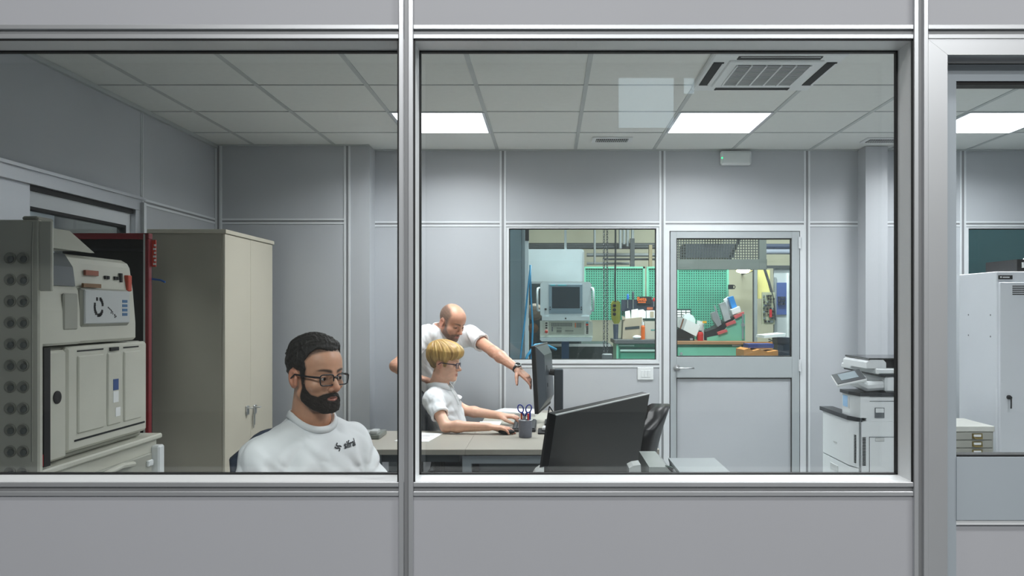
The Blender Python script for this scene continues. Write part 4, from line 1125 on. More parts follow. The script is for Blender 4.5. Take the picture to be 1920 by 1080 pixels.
MB().lathe(P(1023, 579.5), [(.012, 0), (.012, .02), (.006, .024)], 12, axis=(0, -1, 0)).build('key_switch', DARKP, t)
for sx in (-1, 1):
    ex = 1012 if sx < 0 else 1108
    ox = -4.5 if sx < 0 else 4.5
    MB().tube([P(ex, 540, .02), P(ex + ox * .8, 541, -.02), P(ex + ox, 547, -.04), P(ex + ox, 576, -.04), P(ex + ox * .8, 582, -.02), P(ex, 583, .02)], .013, 8).build('handle', STEELW, t, True)
slabp('neck', 1016, 593, 1106, 601, .01, .02, STEELW, t)
MB().lathe(P(1060.5, 597, -.012), [(.009, 0), (.009, .006)], 10, axis=(0, -1, 0)).build('bolt', BLACKM, t)
# keyboard panel: sloped face, lip below
kb = MB()
kb.prism([P(1012.5, 601.5), P(1109, 601.5), P(1111.5, 606), P(1111.5, 632), P(1012.5, 632)], (0, .09, 0)); kbo = kb.build('keyboard_housing', IVORY, t)
MB().prism([P(1012.5, 632.5, -.02), P(1111, 632.5, -.02), P(1109, 640, -.02), P(1016, 640, -.02), P(1012.5, 637, -.02)], (0, .12, 0)).build('palm_lip', STEELW, t)
slabp('key_field', 1029, 603, 1095, 627, 0, .004, mat('key_field', (172, 178, 164), .5), kbo)
DK = mat('console_key', (74, 82, 84), .5)
kk = None
def keys(x0, y0, nx, ny, dx, dy, w_, h_, m):
    global kk
    first = None
    for i in range(nx):
        for j in range(ny):
            if first is None: first = slabp('key', x0, y0, x0 + w_, y0 + h_, -.004, .004, m, kbo)
            else: share(first, 'key', (i * dx * YCN / F, 0, -j * dy * YCN / F), kbo)
keys(1034, 605.5, 13, 3, 3.05, 2.3, 2.0, 1.5, DK)
keys(1044, 614.5, 3, 1, 3.2, 2, 2.2, 1.4, DK); keys(1044, 619, 3, 2, 3.2, 2.3, 2.2, 1.4, DK); keys(1060, 619.5, 6, 1, 2.6, 2, 1.8, 1.6, DK)
keys(1081, 605.5, 4, 4, 2.4, 2.2, 1.6, 1.5, DK); keys(1078, 605.5, 1, 4, 2, 2.2, 1.8, 1.8, ORANGE)
keys(1034.5, 613, 1, 3, 2, 3, 2, 2, mat('key_navy', (36, 48, 84), .5))
slabp('switch_strip', 1021, 602.5, 1028, 627.5, 0, .004, mat('strip_white', (232, 234, 222), .5), kbo)
slabp('switch_strip', 1097, 602.5, 1105, 627.5, 0, .004, mat('strip_white', (232, 234, 222), .5), kbo)
for i in range(3): slabp('switch', 1022.5, 604.5 + i * 4.4, 1026.5, 607.2 + i * 4.4, -.004, .008, BLACKM, kbo)
MB().lathe(P(1024.5, 622, -.004), [(.017, 0), (.017, .014), (.012, .02)], 12, axis=(0, -1, 0)).build('emergency_stop', mat('stop_red', (190, 44, 24), .4), kbo)
slabp('switch', 1098.5, 603.5, 1103, 606, -.004, .008, mat('teal_switch', (40, 150, 170), .4), kbo)
slabp('switch', 1098.5, 607, 1103, 610.5, -.004, .008, mat('stop_red', (190, 44, 24), .4), kbo)
for i in range(4): slabp('switch', 1099, 612 + i * 3.7, 1103, 614.4 + i * 3.7, -.004, .008, BLACKM, kbo)
bx('pedestal', (P(1053, 0).x, YCN + .02, 0), (P(1067, 0).x, YCN + .09, P(0, 640).z), mat('pedestal_blue', (46, 78, 110), .5), t)

# ---- hoist chain and pendant
CHM = mat('chain_steel', (120, 124, 128), .35, .8, .1)
YH = 8.4
def strand(px, top_, bot, par, ph):
    m = MB(); z1, z0 = AZ(top_, YH), AZ(bot, YH); x = AX(px, YH)
    n = int((z1 - z0) / .026)
    for i in range(n):
        c = Vector((x, YH, z0 + (i + .5) * .026)); a = R(35) if (i + ph) % 2 else R(125)
        u = Vector((math.cos(a), math.sin(a), 0))
        m.tube([c + u * (.010 * math.cos(k)) + Vector((0, 0, .0165 * math.sin(k))) for k in [2 * math.pi * q_ / 8 for q_ in range(8)]], .0034, 4, closed=True)
    o = m.build('chain_strand', CHM, par); o['kind'] = 'stuff'
t = thing('hoist_chain', (AX(1136, YH), YH, AZ(670, YH)), 'steel hoist chain hanging in two strands behind the inner window', 'chain')
strand(1132.5, 380, 668, t, 0); strand(1138.5, 380, 668, t, 1)
MB().cyl((AX(1135.5, YH), YH, AZ(382, YH)), (AX(1135.5, YH), YH, 6.2), .03).box((AX(1128, YH), YH - .08, AZ(382, YH)), (AX(1144, YH), YH + .08, AZ(350, YH)), 0, .01).build('hoist_body', ORANGE, t)
bx('chain_bucket', (AX(1129, YH), YH - .04, AZ(676, YH)), (AX(1148, YH), YH + .04, AZ(663, YH)), mat('grey_casing', (132, 138, 140), .4), t, .01)
YP = 8.8
t = thing('hoist_pendant', (AX(1154, YP), YP, AZ(610, YP)), 'yellow hoist pendant control hanging on a black cable', 'pendant control')
MB().tube([Vector((AX(1154, YP), YP, 6.2)), at(1154, 380, YP), at(1154, 480, YP), at(1153, 530, YP), at(1154, 566, YP)], .010, 7).build('cable', PIPE, t)
MB().prism([at(1146, 570, YP), at(1149, 564, YP), at(1160, 564, YP), at(1163, 569, YP), at(1163, 602, YP), at(1160, 607, YP), at(1152, 607, YP), at(1147, 598, YP)], (0, .06, 0)).build('housing', mat('pendant_yellow', (176, 178, 66), .45, 0, .12, 20), t)
for i in range(3): MB().lathe(at(1152, 573 + i * 8, YP), [(.018, 0), (.018, .012), (.010, .016)], 10, axis=(0, -1, 0)).build('button', DARKP, t)
MB().cyl(at(1155, 608, YP) + Vector((0, .03, 0)), at(1155, 636, YP) + Vector((0, .03, 0)), .03, .024).build('cable_gland', mat('gland_blue', (96, 110, 132), .4), t)

# ---- overhead pipes and beams
t = thing('pipe_rack', (AX(1110, 15.5), 15.5, 2.4), 'dark horizontal pipes crossing the cream wall above the benches', 'pipes')
def hp(y, x0, x1, r, Y, m): MB().cyl(at(x0, y, Y), at(x1, y, Y), r).build('pipe', m, t)
hp(460, 985, 1262, .045, 15.4, PIPE); hp(464, 985, 1262, .03, 15.2, PIPE)
hp(478, 1100, 1262, .035, 15.5, PIPEL); hp(494, 1100, 1180, .025, 15.5, PIPEL); hp(486, 1130, 1262, .02, 15.3, PIPE)
hp(462, 1430, 1500, .05, 15.5, mat('pipe_blue', (60, 74, 100), .5)); hp(472, 1430, 1500, .05, 15.5, mat('pipe_pale', (150, 160, 178), .5))
for x in (1163, 1170, 1177, 1186): MB().cyl(Vector((AX(x, 15), 15, 6.2)), at(x, 458 + (x % 3) * 4, 15.0), .028).build('riser', PIPEL, t)
MB().cyl(at(1115, 360, 15.0), at(1115, 495, 15.0), .022).build('riser', PIPEL, t)
MB().box(at(1217, 500, 15.0), at(1223, 459, 15.0) + Vector((0, .1, 0))).build('bracket', mat('tan_paint', (150, 140, 110), .6), t)
MB().box(at(1182, 500, 14.9), at(1190, 447, 14.9) + Vector((0, .1, 0))).build('bracket', PIPE, t)

# ---- punched tool panels
def perf_panel(x0, x1, y0, y1, Y, label):
    t = thing('punched_panel', (AX((x0 + x1) / 2, Y), Y, AZ(y1, Y)), label, 'tool panel', 'green punched tool panels above the benches')
    bx('sheet', at(x0, y1, Y), at(x1, y0, Y) + Vector((0, .012, 0)), PERF, t)
    m = MB(); a_, b_ = at(x0, y1, Y), at(x1, y0, Y)
    m.box(a_ + Vector((0, -.02, 0)), Vector((a_.x + .03, Y + .01, b_.z))).box(Vector((b_.x - .03, Y - .02, a_.z)), b_ + Vector((0, .01, 0))).box(Vector((a_.x, Y - .02, b_.z - .03)), b_ + Vector((0, .01, 0)))
    m.build('border', GREENL, t)
perf_panel(1094, 1209, 500, 600, 13.2, 'green punched tool panel behind the hoist chain')
perf_panel(1212, 1266, 500, 600, 13.2, 'green punched tool panel between the window and the door')
perf_panel(1268, 1366, 500, 640, 13.15, 'green punched tool panel seen through the back door')

# ---- benches
YN2 = 12.3
zt = AZ(637, YN2)
t = thing('workbench', (AX(1200, YN2), YN2 + .4, 0), 'grey-topped green workbench with drawers below the inner window', 'workbench')
bx('top', (AX(1152, YN2), YN2, zt - .06), (AX(1264, YN2), 13.1, zt), mat('bench_top_grey', (86, 90, 92), .5, 0, .1), t, .004)
bx('carcass', (AX(1157, YN2), YN2 + .06, .1), (AX(1262, YN2), 13.05, zt - .06), GREENB, t)
bx('end_plate', (AX(1156, YN2), YN2 + .03, 0), (AX(1160, YN2), 13.0, zt - .06), GREENL, t)
for k, (ya, yb) in enumerate(((658, 677), (679, 705), (707, 745), (747, 790))):
    d = bx('drawer', (AX(1163, YN2), YN2 + .02, AZ(yb, YN2)), (AX(1260, YN2), YN2 + .07, AZ(ya, YN2)), GREENB, t)
    bx('grip_rail', (AX(1163, YN2), YN2 + .0, AZ(ya + 3 if k else ya + 1, YN2)), (AX(1260, YN2), YN2 + .03, AZ(ya, YN2) + .02), mat('grip_pale', (176, 206, 196), .4) if k == 0 else mat('grip_lime', (196, 214, 120), .45), d)
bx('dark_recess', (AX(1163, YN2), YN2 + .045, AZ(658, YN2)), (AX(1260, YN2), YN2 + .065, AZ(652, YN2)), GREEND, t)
bx('name_strip', (AX(1161, YN2), YN2 + .05, AZ(649.5, YN2)), (AX(1190, YN2), YN2 + .062, AZ(647, YN2)), mat('strip_pale', (180, 220, 210), .5), t)

zt2 = AZ(640, YN2)
t = thing('workbench', (AX(1330, YN2), YN2 + .4, 0), 'green workbench with a wooden top edge behind the back door', 'workbench')
bx('top', (AX(1265, YN2), YN2, AZ(646, YN2)), (AX(1399, YN2), 13.1, zt2), mat('bench_wood', (176, 132, 92), .6, 0, .12, 3, stretch=(1, 8, 8)), t, .004)
bx('carcass', (AX(1266, YN2), YN2 + .05, .1), (AX(1393, YN2), 13.05, AZ(646, YN2)), GREENB, t)
d = bx('door', (AX(1272, YN2), YN2 + .02, AZ(790, YN2)), (AX(1384, YN2), YN2 + .06, AZ(651.5, YN2)), GREENL, t, .004)
MB().lathe(at(1276.5, 663, YN2 + .02), [(.014, 0), (.014, .02), (.024, .03), (.02, .045)], 12, axis=(0, -1, 0)).build('knob', STEEL, d)
bx('name_strip', (AX(1374, YN2), YN2 + .04, AZ(649.5, YN2)), (AX(1391, YN2), YN2 + .052, AZ(646.6, YN2)), PAPER, t)
bx('leg', (AX(1394, YN2), YN2 + .02, 0), (AX(1398, YN2), YN2 + .1, AZ(646, YN2)), PIPEL, t)

# things on the first bench
def onb(px, py, dy=.2): return at(px, py, YN2 + dy)
Yb = YN2 + .16
def pb(px, py): v = at(px, py, Yb); v.z = max(v.z, zt + .001); return v
def prismpx(pts, dep, Y=None):
    m = MB(); m.prism([at(p[0], p[1], Y or Yb) for p in pts], (0, dep, 0)); return m
zb = zt
t = thing('open_carton', pb(1190, 637), 'open grey carton with dark print on the green bench', 'carton')
q_ = prismpx([(1167, 635.8), (1169, 598), (1204, 595), (1205, 635.8)], .28); 
body = q_.build('carton', CARTON, t)
prismpx([(1172, 618), (1172, 613.5), (1199, 611), (1199, 616)], .004, Yb - .005).build('print', mat('dark_print', (50, 60, 64), .7), t)
prismpx([(1167, 600), (1165.5, 592), (1172, 594), (1172, 599)], .01, Yb - .012).build('flap', CARTON, t)
t = thing('orange_spray_can', pb(1206, 634), 'orange canister with white cap between two cartons', 'canister')
c_ = at(1205.5, 634, Yb - .07); c_.z = zb + .001
MB().lathe(c_, [(.03, 0), (.03, .19), (.02, .215)], 12).build('can', ORANGE, t)
MB().lathe(c_ + Vector((0, 0, .215)), [(.02, 0), (.02, .05)], 12).build('cap', WHITEP, t)
t = thing('closed_carton', pb(1228, 637), 'closed beige carton with teal lettering at right end of bench', 'carton')
prismpx([(1209, 635.8), (1209, 602), (1248, 602), (1248, 635.8)], .3).build('carton', mat('carton_light', (198, 194, 182), .8, 0, .03), t)
for k_ in range(5): prismpx([(1220.5 + k_ * 2.8, 619.8), (1220.5 + k_ * 2.8, 617.8), (1222.8 + k_ * 2.8, 617.8), (1222.8 + k_ * 2.8, 619.8)], .003, Yb - .003).build('print', mat('teal_ink', (40, 150, 150), .7), t)
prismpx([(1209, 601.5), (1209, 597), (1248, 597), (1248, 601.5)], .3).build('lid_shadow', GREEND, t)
t = thing('paper_bundle', pb(1205, 596), 'bundle of white paper bags stuffed behind the cartons', 'paper')
for k, pts in enumerate(([(1174, 634.4), (1172, 584), (1181, 582), (1187, 634.4)], [(1182, 634.3), (1184, 581), (1196, 579), (1200, 634.3)], [(1194, 634.1), (1192, 582), (1206, 580), (1211, 584), (1211, 634.1)])):
    prismpx(pts, .03, Yb + .34 + .04 * k).build('sheet', PAPER, t)
t = thing('white_box', pb(1235, 590), 'long white box with an orange tag on the bench rail', 'box')
prismpx([(1212, 634), (1212, 582), (1262, 582), (1262, 634)], .1, Yb + .48).build('carton', PAPER, t)
prismpx([(1219, 595), (1219, 584), (1226, 584), (1226, 595)], .004, Yb + .475).build('tag', CARTON, t)
tag(MB().sph(Vector((AX(1194, Yb - .05), Yb - .07, zt + .034)), (.07, .05, .033), 9, 6).build('crumpled_tissue', PAPER, None), 'crumpled white tissue lying on the green bench', 'tissue')
# tool rail
YT = 13.12
t = thing('tool_rail', at(1205, 580, YT), 'dark blue magnetic tool rail with orange lettering on the punched panel', 'tool rail')
a_, b_ = at(1165, 583, YT), at(1262, 562, YT)
bx('rail', a_, b_ + Vector((0, .04, 0)), NAVY, t)
prismpx([(1195, 570), (1195, 556), (1222, 556), (1222, 570)], .02, YT - .03).build('sign', BLACKM, t)
c_ = at(1203.5, 560.5, YT - .031)
text_on('lettering', 'Beta', .085, c_, (1, 0, 0), (0, 0, 1), ORANGE, t, .002, .004)
for k_ in range(7): prismpx([(1196.5 + k_ * 2.1, 568), (1196.5 + k_ * 2.1, 565.4), (1198 + k_ * 2.1, 565.4), (1198 + k_ * 2.1, 568)], .002, YT - .033).build('print', ORANGE, t)
prismpx([(1213, 581), (1213, 576), (1224, 576), (1224, 581)], .01, YT - .015).build('orange_plate', mat('orange_dim', (176, 92, 62), .6), t)
def driver(px, y0, y1, m, label, name='screwdriver'):
    Y = YT - .05
    t = thing(name, at(px, y1, Y), label, 'screwdriver')
    ym = y0 + (y1 - y0) * .42
    MB().lathe(at(px, ym, Y), [(.012, 0), (.02, .02), (.017, AZ(y0, Y) - AZ(ym, Y) - .02), (.008, AZ(y0, Y) - AZ(ym, Y))], 10).build('grip', m, t)
    MB().cyl(at(px, y1, Y), at(px, ym, Y), .008).build('shaft', STEEL, t)
driver(1177, 551, 578, mat('grip_blue', (40, 110, 200), .4), 'blue-handled screwdriver hanging on the dark tool rail')
driver(1187, 546, 582, mat('grip_grey', (70, 80, 88), .4), 'long grey-handled screwdriver hanging on the dark tool rail')
for x, lb_ in ((1226, 'red-handled small tool right of the orange sign'), (1231, 'middle red-handled small tool on the dark tool rail'), (1234.5, 'red-handled small tool nearest the window frame')): driver(x, 558 + (x % 2) * 2, 575, mat('grip_red', (190, 40, 44), .4), lb_, 'small_screwdriver')
for o in [o for o in COL.objects if o.name.startswith('small_screwdriver') and o.type == 'EMPTY']: o['group'] = 'red-handled tools on the rail'

# things on the second bench
zb = zt2
Y2 = YN2 + .18
t = thing('black_case', at(1285, 638, Y2), 'flat black instrument case under the tilted white box', 'case')
prismpx([(1268, 638.8), (1268, 617), (1276, 617), (1302, 632), (1302, 638.8)], .4, Y2).build('case', BLACKM, t)
prismpx([(1294, 638), (1294, 634), (1299, 634), (1299, 638)], .01, Y2 - .012).build('clasp', STEEL, t)
t = thing('tilted_white_box', at(1290, 615, Y2 + .05), 'white box with brown stripe tilted on the black case', 'box')
prismpx([(1270, 613), (1277, 594.5), (1288, 599), (1281, 618.5)], .35, Y2 + .02).build('box_end', GREYP, t)
prismpx([(1281.2, 618.5), (1288.2, 599), (1313, 611), (1305.5, 631)], .35, Y2 + .02).build('box_body', PAPER, t)
prismpx([(1274.5, 616), (1280.5, 597), (1282.5, 597.8), (1276.5, 617)], .004, Y2 + .012).build('stripe', mat('brown_stripe', (120, 72, 44), .6), t)
tag(prismpx([(1279, 637), (1279, 600), (1284, 590), (1292, 588), (1300, 592), (1304, 600), (1302, 637)], .12, Y2 + .42).build('bubble_bag', mat('clear_bag', (206, 218, 216), .2), None), 'crumpled clear bag behind the tilted white box', 'bag')
t = thing('label_rack', at(1282, 595, 13.1), 'small rack of white label drawers on the punched panel', 'rack')
bx('back', at(1268.5, 600, 13.10), at(1295, 579, 13.12), GREEND, t)
for i in range(3):
    for j in range(3): bx('label_drawer', at(1270 + i * 8.6, 585 + j * 4.4, 13.06), at(1276 + i * 8.6, 582 + j * 4.4, 13.10), PAPER, t)
t = thing('red_canister', at(1312, 638, Y2), 'red canister standing beside the black case', 'canister')
c_ = at(1313, 638, Y2 + .05); c_.z = zb + .001
MB().lathe(c_, [(.045, 0), (.048, .10), (.04, .13), (.02, .135)], 14).build('body', mat('canister_red', (196, 40, 36), .45), t)
MB().lathe(c_ + Vector((0, 0, .135)), [(.022, 0), (.022, .02)], 12).build('cap', DARKP, t)
t = thing('small_drawer_unit', at(1318, 620, Y2), 'small grey drawer unit behind the red canister', 'drawer unit')
prismpx([(1309, 638), (1310, 601), (1320, 603), (1320, 638)], .16, Y2 + .2).build('case', GREYP, t)
prismpx([(1318, 606), (1318, 602), (1325, 602), (1325, 606)], .05, Y2 + .13).build('yellow_knob', mat('knob_yellow', (206, 156, 40), .4), t)
t = thing('stepped_rack', at(1360, 639, Y2), 'green stepped rack with red tray fronts on the wooden bench', 'rack')
prismpx([(1326, 638.9), (1326, 633), (1350, 628), (1366, 610), (1388, 588), (1394, 586), (1397, 590), (1397, 638.9)], .03, Y2).build('side_plate', GREENL, t)
prismpx([(1324, 638.2), (1324, 622), (1342, 616), (1362, 602), (1384, 591), (1394, 588), (1394, 638.2)], .5, Y2 + .12).build('inner_body', BLACKM, t)
for pts in ([(1347, 628), (1345, 623), (1362, 617), (1364.5, 622)], [(1363, 612), (1361, 607), (1378, 600), (1380.5, 605.5)], [(1379, 598), (1376, 592), (1395, 584.5), (1395, 590)]):
    prismpx(pts, .05, Y2 - .03).build('tray_front', REDT, t)
prismpx([(1391.5, 636), (1391.5, 588), (1394, 588), (1394, 636)], .02, Y2 - .035).build('latch_bar', STEEL, t)
MB().lathe(at(1392.5, 609, Y2 - .035), [(.03, 0), (.03, .02)], 10, axis=(0, -1, 0)).build('latch', STEEL, t)
def tool(pts, dep, Y, m, name, label, cat): return tag(prismpx(pts, dep, Y).build(name, m, None), label, cat)
tool([(1337, 600), (1334, 587), (1342, 584), (1353, 608), (1346, 613)], .12, Y2 + .03, mat('tool_grey', (150, 156, 158), .35, .4), 'machine_vice', 'grey metal block leaning on the lower red tray', 'tool block')
tool([(1339, 574), (1341, 572), (1352, 604), (1349, 606)], .03, Y2 + .05, STEEL, 'steel_bar', 'slim steel bar sticking out of the lower red tray', 'bar')
tool([(1349, 570), (1360, 566), (1370, 598), (1359, 603)], .1, Y2 + .05, mat('tool_pale', (176, 182, 184), .35, .3), 'tool_holder', 'pale metal tool head leaning on the middle red tray', 'tool head')
tool([(1357, 562), (1366, 556), (1376, 590), (1368, 594)], .06, Y2 + .24, PAPER, 'leaflet', 'white leaflet behind the blue box', 'leaflet')
tool([(1366, 558), (1375, 555), (1382, 575), (1373, 579)], .12, Y2 + .1, mat('box_blue', (40, 132, 206), .45), 'blue_box', 'bright blue box standing at the top of the stepped rack', 'box')
tool([(1371, 581), (1387, 574.5), (1389.5, 584), (1374, 590)], .14, Y2 + .0, WHITEP, 'white_tub', 'white tub on the top step of the rack', 'tub')

# ---- grating walkway above the second bench
YW = 12.0
t = thing('mesh_walkway', at(1345, 497, YW), 'steel mesh screen with dark frame above the second bench', 'mesh screen')
WIRE = mat('mesh_wire', (78, 84, 84), .5, .3)
m = MB()
x = 1266.0
while x < 1432: m.box(at(x, 498, YW), at(x + 1.7, 440, YW) + Vector((0, .01, 0))); x += 5.0
y = 442.0
while y < 497: m.box(at(1266, y + 1.7, YW + .011), at(1432, y, YW + .011) + Vector((0, .01, 0))); y += 5.0
o = m.build('wire_mesh', WIRE, t); o['kind'] = 'stuff'
GRM = mat('walkway_grey', (112, 118, 114), .5, .2)
bx('frame_bar', at(1262, 505, YW - .02), at(1434, 487, YW + .1), GRM, t)
bx('frame_bar', at(1424, 505, YW - .03), at(1434, 430, YW + .06), GRM, t)
bx('frame_bar', at(1262, 441, YW - .02), at(1434, 430, YW + .06), GRM, t)
MB().prism([at(1364, 487, YW + .12), at(1389, 440, YW + .12), at(1394, 440, YW + .12), at(1371, 487, YW + .12)], (0, .06, 0)).build('brace', PIPE, t)
bx('upper_duct', at(1285, 482, 13.6), at(1362, 462, 14.2), mat('duct_dark', (52, 58, 66), .5), t)
bx('sign_plate', at(1320, 449, YW - .03), at(1352, 445, YW - .005), mat('plate_blue', (60, 90, 150), .5), t)

# ---- corner with the lamp
t = thing('wall_lamp', at(1394, 508, 15.8), 'lit oval bulkhead lamp under the mesh screen', 'lamp')
MB().sph(at(1394, 508, 15.8), (.14, .08, .045), 14, 8).build('glass', mat_emit('warm_lamp', (255, 236, 150), 30.0), t, True)
MB().sph(at(1394, 504.5, 15.85), (.16, .1, .04), 14, 8).build('hood', PIPE, t, True)
t = thing('power_socket', at(1370, 538, 13.05), 'black socket with plug at the edge of the punched panel', 'socket')
bx('socket', at(1367, 542, 13.02), at(1373, 534, 13.10), BLACKM, t)
MB().tube([at(1373, 535, 13.03), at(1377, 535, 13.03), at(1378.5, 538, 13.03), at(1377, 541, 13.03), at(1373, 541, 13.03)], .008, 6).build('ring', BLACKM, t)
YC = 14.6
t = thing('corner_post', at(1417, 640, YC), 'tall steel post in front of the yellowish wall', 'post')
bx('post', at(1414, 760, YC), at(1420, 505, YC) + Vector((0, .08, 0)), PIPEL, t)
bx('channel', at(1412, 760, YC + .02), at(1414, 505, YC) + Vector((0, .06, 0)), PIPE, t)
t = thing('yellow_curtain', at(1431, 560, YC), 'pale yellow welding curtain hanging beside the steel post', 'curtain')
m = MB()
for i in range(12): m.cyl(at(1421.5 + i * 1.9, 560, YC + .3), at(1421.5 + i * 1.9, 506, YC + .3), .013, n=8)
m.build('cloth', mat('curtain_yellow', (220, 214, 140), .6), t)
MB().cyl(at(1419, 505, YC + .3), (AX(1446, YC), 16.8, AZ(505, YC + .3)), .02).build('rod', PIPE, t)
t = thing('tool_board', at(1462, 640, 13.0), 'white stand with small tools and a blue board at right of door', 'tool board')
YTB = 13.0
bx('board', at(1451, 760, YTB + .02), at(1494, 500, YTB + .06), mat('board_pale', (186, 192, 194), .5), t)
bx('blue_board', at(1456, 590, YTB), at(1474, 530, YTB + .02), mat('board_blue', (70, 92, 150), .5), t)
bx('side_rail', at(1452, 760, YTB - .01), at(1455, 520, YTB + .02), PIPEL, t)
bx('side_rail', at(1475, 760, YTB - .01), at(1478, 512, YTB + .02), WHITEP, t)
rd = random.Random(11)
for i in range(9):
    for j in range(7):
        if rd.random() < .25: continue
        x, y = 1431 + j * 3.1 + rd.random(), 553 + i * 6.0
        cl = rd.choice((BLACKM, BLACKM, NAVY, STEEL, PIPE))
        bx('hung_tool', at(x, y + 2 + rd.random() * 2, YTB - .05), at(x + 1.2 + rd.random(), y, YTB - .02), cl, t)
for i in range(9): bx('hung_tool', at(1459 + (i % 3) * 5, 600 + (i // 3) * 6 - 40, YTB - .03), at(1462 + (i % 3) * 5, 596 + (i // 3) * 6 - 40, YTB - .005), NAVY, t)
bx('backing_sheet', at(1429, 608, YTB - .018), at(1452, 548, YTB + .01), mat('board_cream', (176, 178, 150), .6), t)
bx('red_handle', at(1443, 595, YTB - .08), at(1446.5, 580, YTB - .05), mat('grip_red', (190, 40, 44), .4), t)
MB().tube([at(1432, 500, YTB), at(1442, 530, YTB), at(1450, 560, YTB), at(1453, 600, YTB)], .022, 7).build('hose', PIPE, t)
bx('shelf_arm', at(1432, 503, YTB - .02), at(1484, 498, YTB + .02), PIPE, t)
t = thing('side_table', at(1455, 632, 12.2), 'small white-topped stand with coiled cord near the door hinge', 'table')
MB().prism([at(1433, 634, 12.2), at(1434, 629, 12.2), at(1474, 625, 12.2), at(1472, 631, 12.2)], (0, .5, 0)).build('top', WHITEP, t)
bx('pedestal', (AX(1458, 12.3), 12.3, 0), at(1474, 632, 12.6), NAVY, t)
for i in range(6):
    MB().tube([at(1441, 636 + i * 5, 12.35), at(1448, 638.5 + i * 5, 12.35), at(1441, 641 + i * 5, 12.35)], .01, 6).build('scissor_link', PIPE, t)
MB().sph(at(1451, 627, 12.4), (.08, .06, .02), 10, 6).build('dish', PAPER, t)
t = thing('cardboard_carton', at(1428, 690, 11.6), 'torn brown cardboard carton on the floor behind the door', 'carton')
MB().prism([at(1395, 780.5, 11.6), at(1395, 656, 11.6), at(1404, 653, 11.6), at(1412, 658, 11.6), at(1425, 655, 11.6), at(1440, 660, 11.6), at(1459, 657, 11.6), at(1459, 780.5, 11.6)], (0, .5, 0)).build('carton', mat('brown_carton', (176, 120, 62), .8, 0, .12), t)
bx('back_flap', at(1396, 655, 12.15), at(1448, 641, 12.17), mat('brown_carton', (176, 120, 62), .8, 0, .12), t)
tag(bx('blue_carton', at(1403, 652.5, 11.75), at(1451, 645, 11.75) + Vector((0, .3, 0)), mat('carton_blue', (36, 56, 120), .5), None), 'dark blue box lying in the brown cardboard carton', 'box')
# right-hand inner window: shelf with machine
t = thing('storage_shelf', (5.4, 9.4, 0), 'dark shelf with green boxes behind the far right inner window', 'shelf')
bx('side_post', (3.9, 9.2, 0), (4.0, 9.9, 2.35), mat('rust_post', (84, 60, 52), .6), t)
bx('board', (4.0, 9.2, 1.55), (6.5, 9.9, 1.6), PIPE, t)
bx('board', (4.0, 9.2, .6), (6.5, 9.9, .65), PIPE, t)
bx('crate', (4.1, 9.25, 1.6), (5.6, 9.8, 1.85), GREEND, t)
bx('crate', (4.2, 9.3, .65), (5.5, 9.8, 1.1), GREENB, t)
bx('back_sheet', (3.9, 9.95, 0), (6.6, 10.0, 3.0), mat('shelf_teal', (90, 130, 140), .5), t)
MB().tube([(4.2, 9.6, 1.9), (4.9, 9.6, 2.6)], .03, 6).build('brace', PIPE, t)
# ================================================================== PEOPLE
# bodies, clothes and hair are meshed from smooth distance fields
def smin(a, b, k):
    h = np.clip(.5 + .5 * (b - a) / k, 0, 1)
    return b + (a - b) * h - k * h * (1 - h)
def smax(a, b, k): return -smin(-a, -b, k)
def ell(P, c, r):
    x, y, z = P[0] - c[0], P[1] - c[1], P[2] - c[2]
    k0 = np.sqrt((x / r[0]) ** 2 + (y / r[1]) ** 2 + (z / r[2]) ** 2)
    k1 = np.sqrt((x / r[0] ** 2) ** 2 + (y / r[1] ** 2) ** 2 + (z / r[2] ** 2) ** 2)
    return k0 * (k0 - 1) / np.maximum(k1, 1e-6)
def cap(P, a, b, ra, rb):
    a = np.asarray(a, dtype=float); b = np.asarray(b, dtype=float); d = b - a; L = float(d @ d) + 1e-12
    t = np.clip(((P[0] - a[0]) * d[0] + (P[1] - a[1]) * d[1] + (P[2] - a[2]) * d[2]) / L, 0, 1)
    return np.sqrt((P[0] - a[0] - t * d[0]) ** 2 + (P[1] - a[1] - t * d[1]) ** 2 + (P[2] - a[2] - t * d[2]) ** 2) - (ra + (rb - ra) * t)
def local(P, C, r, f, u):
    x, y, z = P[0] - C[0], P[1] - C[1], P[2] - C[2]
    return (x * r[0] + y * r[1] + z * r[2], x * f[0] + y * f[1] + z * f[2], x * u[0] + y * u[1] + z * u[2])
def axis(lo, hi, h, fine=None):
    """grid coordinates with a finer stretch"""
    if not fine: return np.arange(lo, hi + h, h)
    a, b, hf = fine
    a = max(a, lo); b = min(b, hi)
    return np.concatenate([np.arange(lo, a, h), np.arange(a, b, hf), np.arange(b, hi + h, h)])

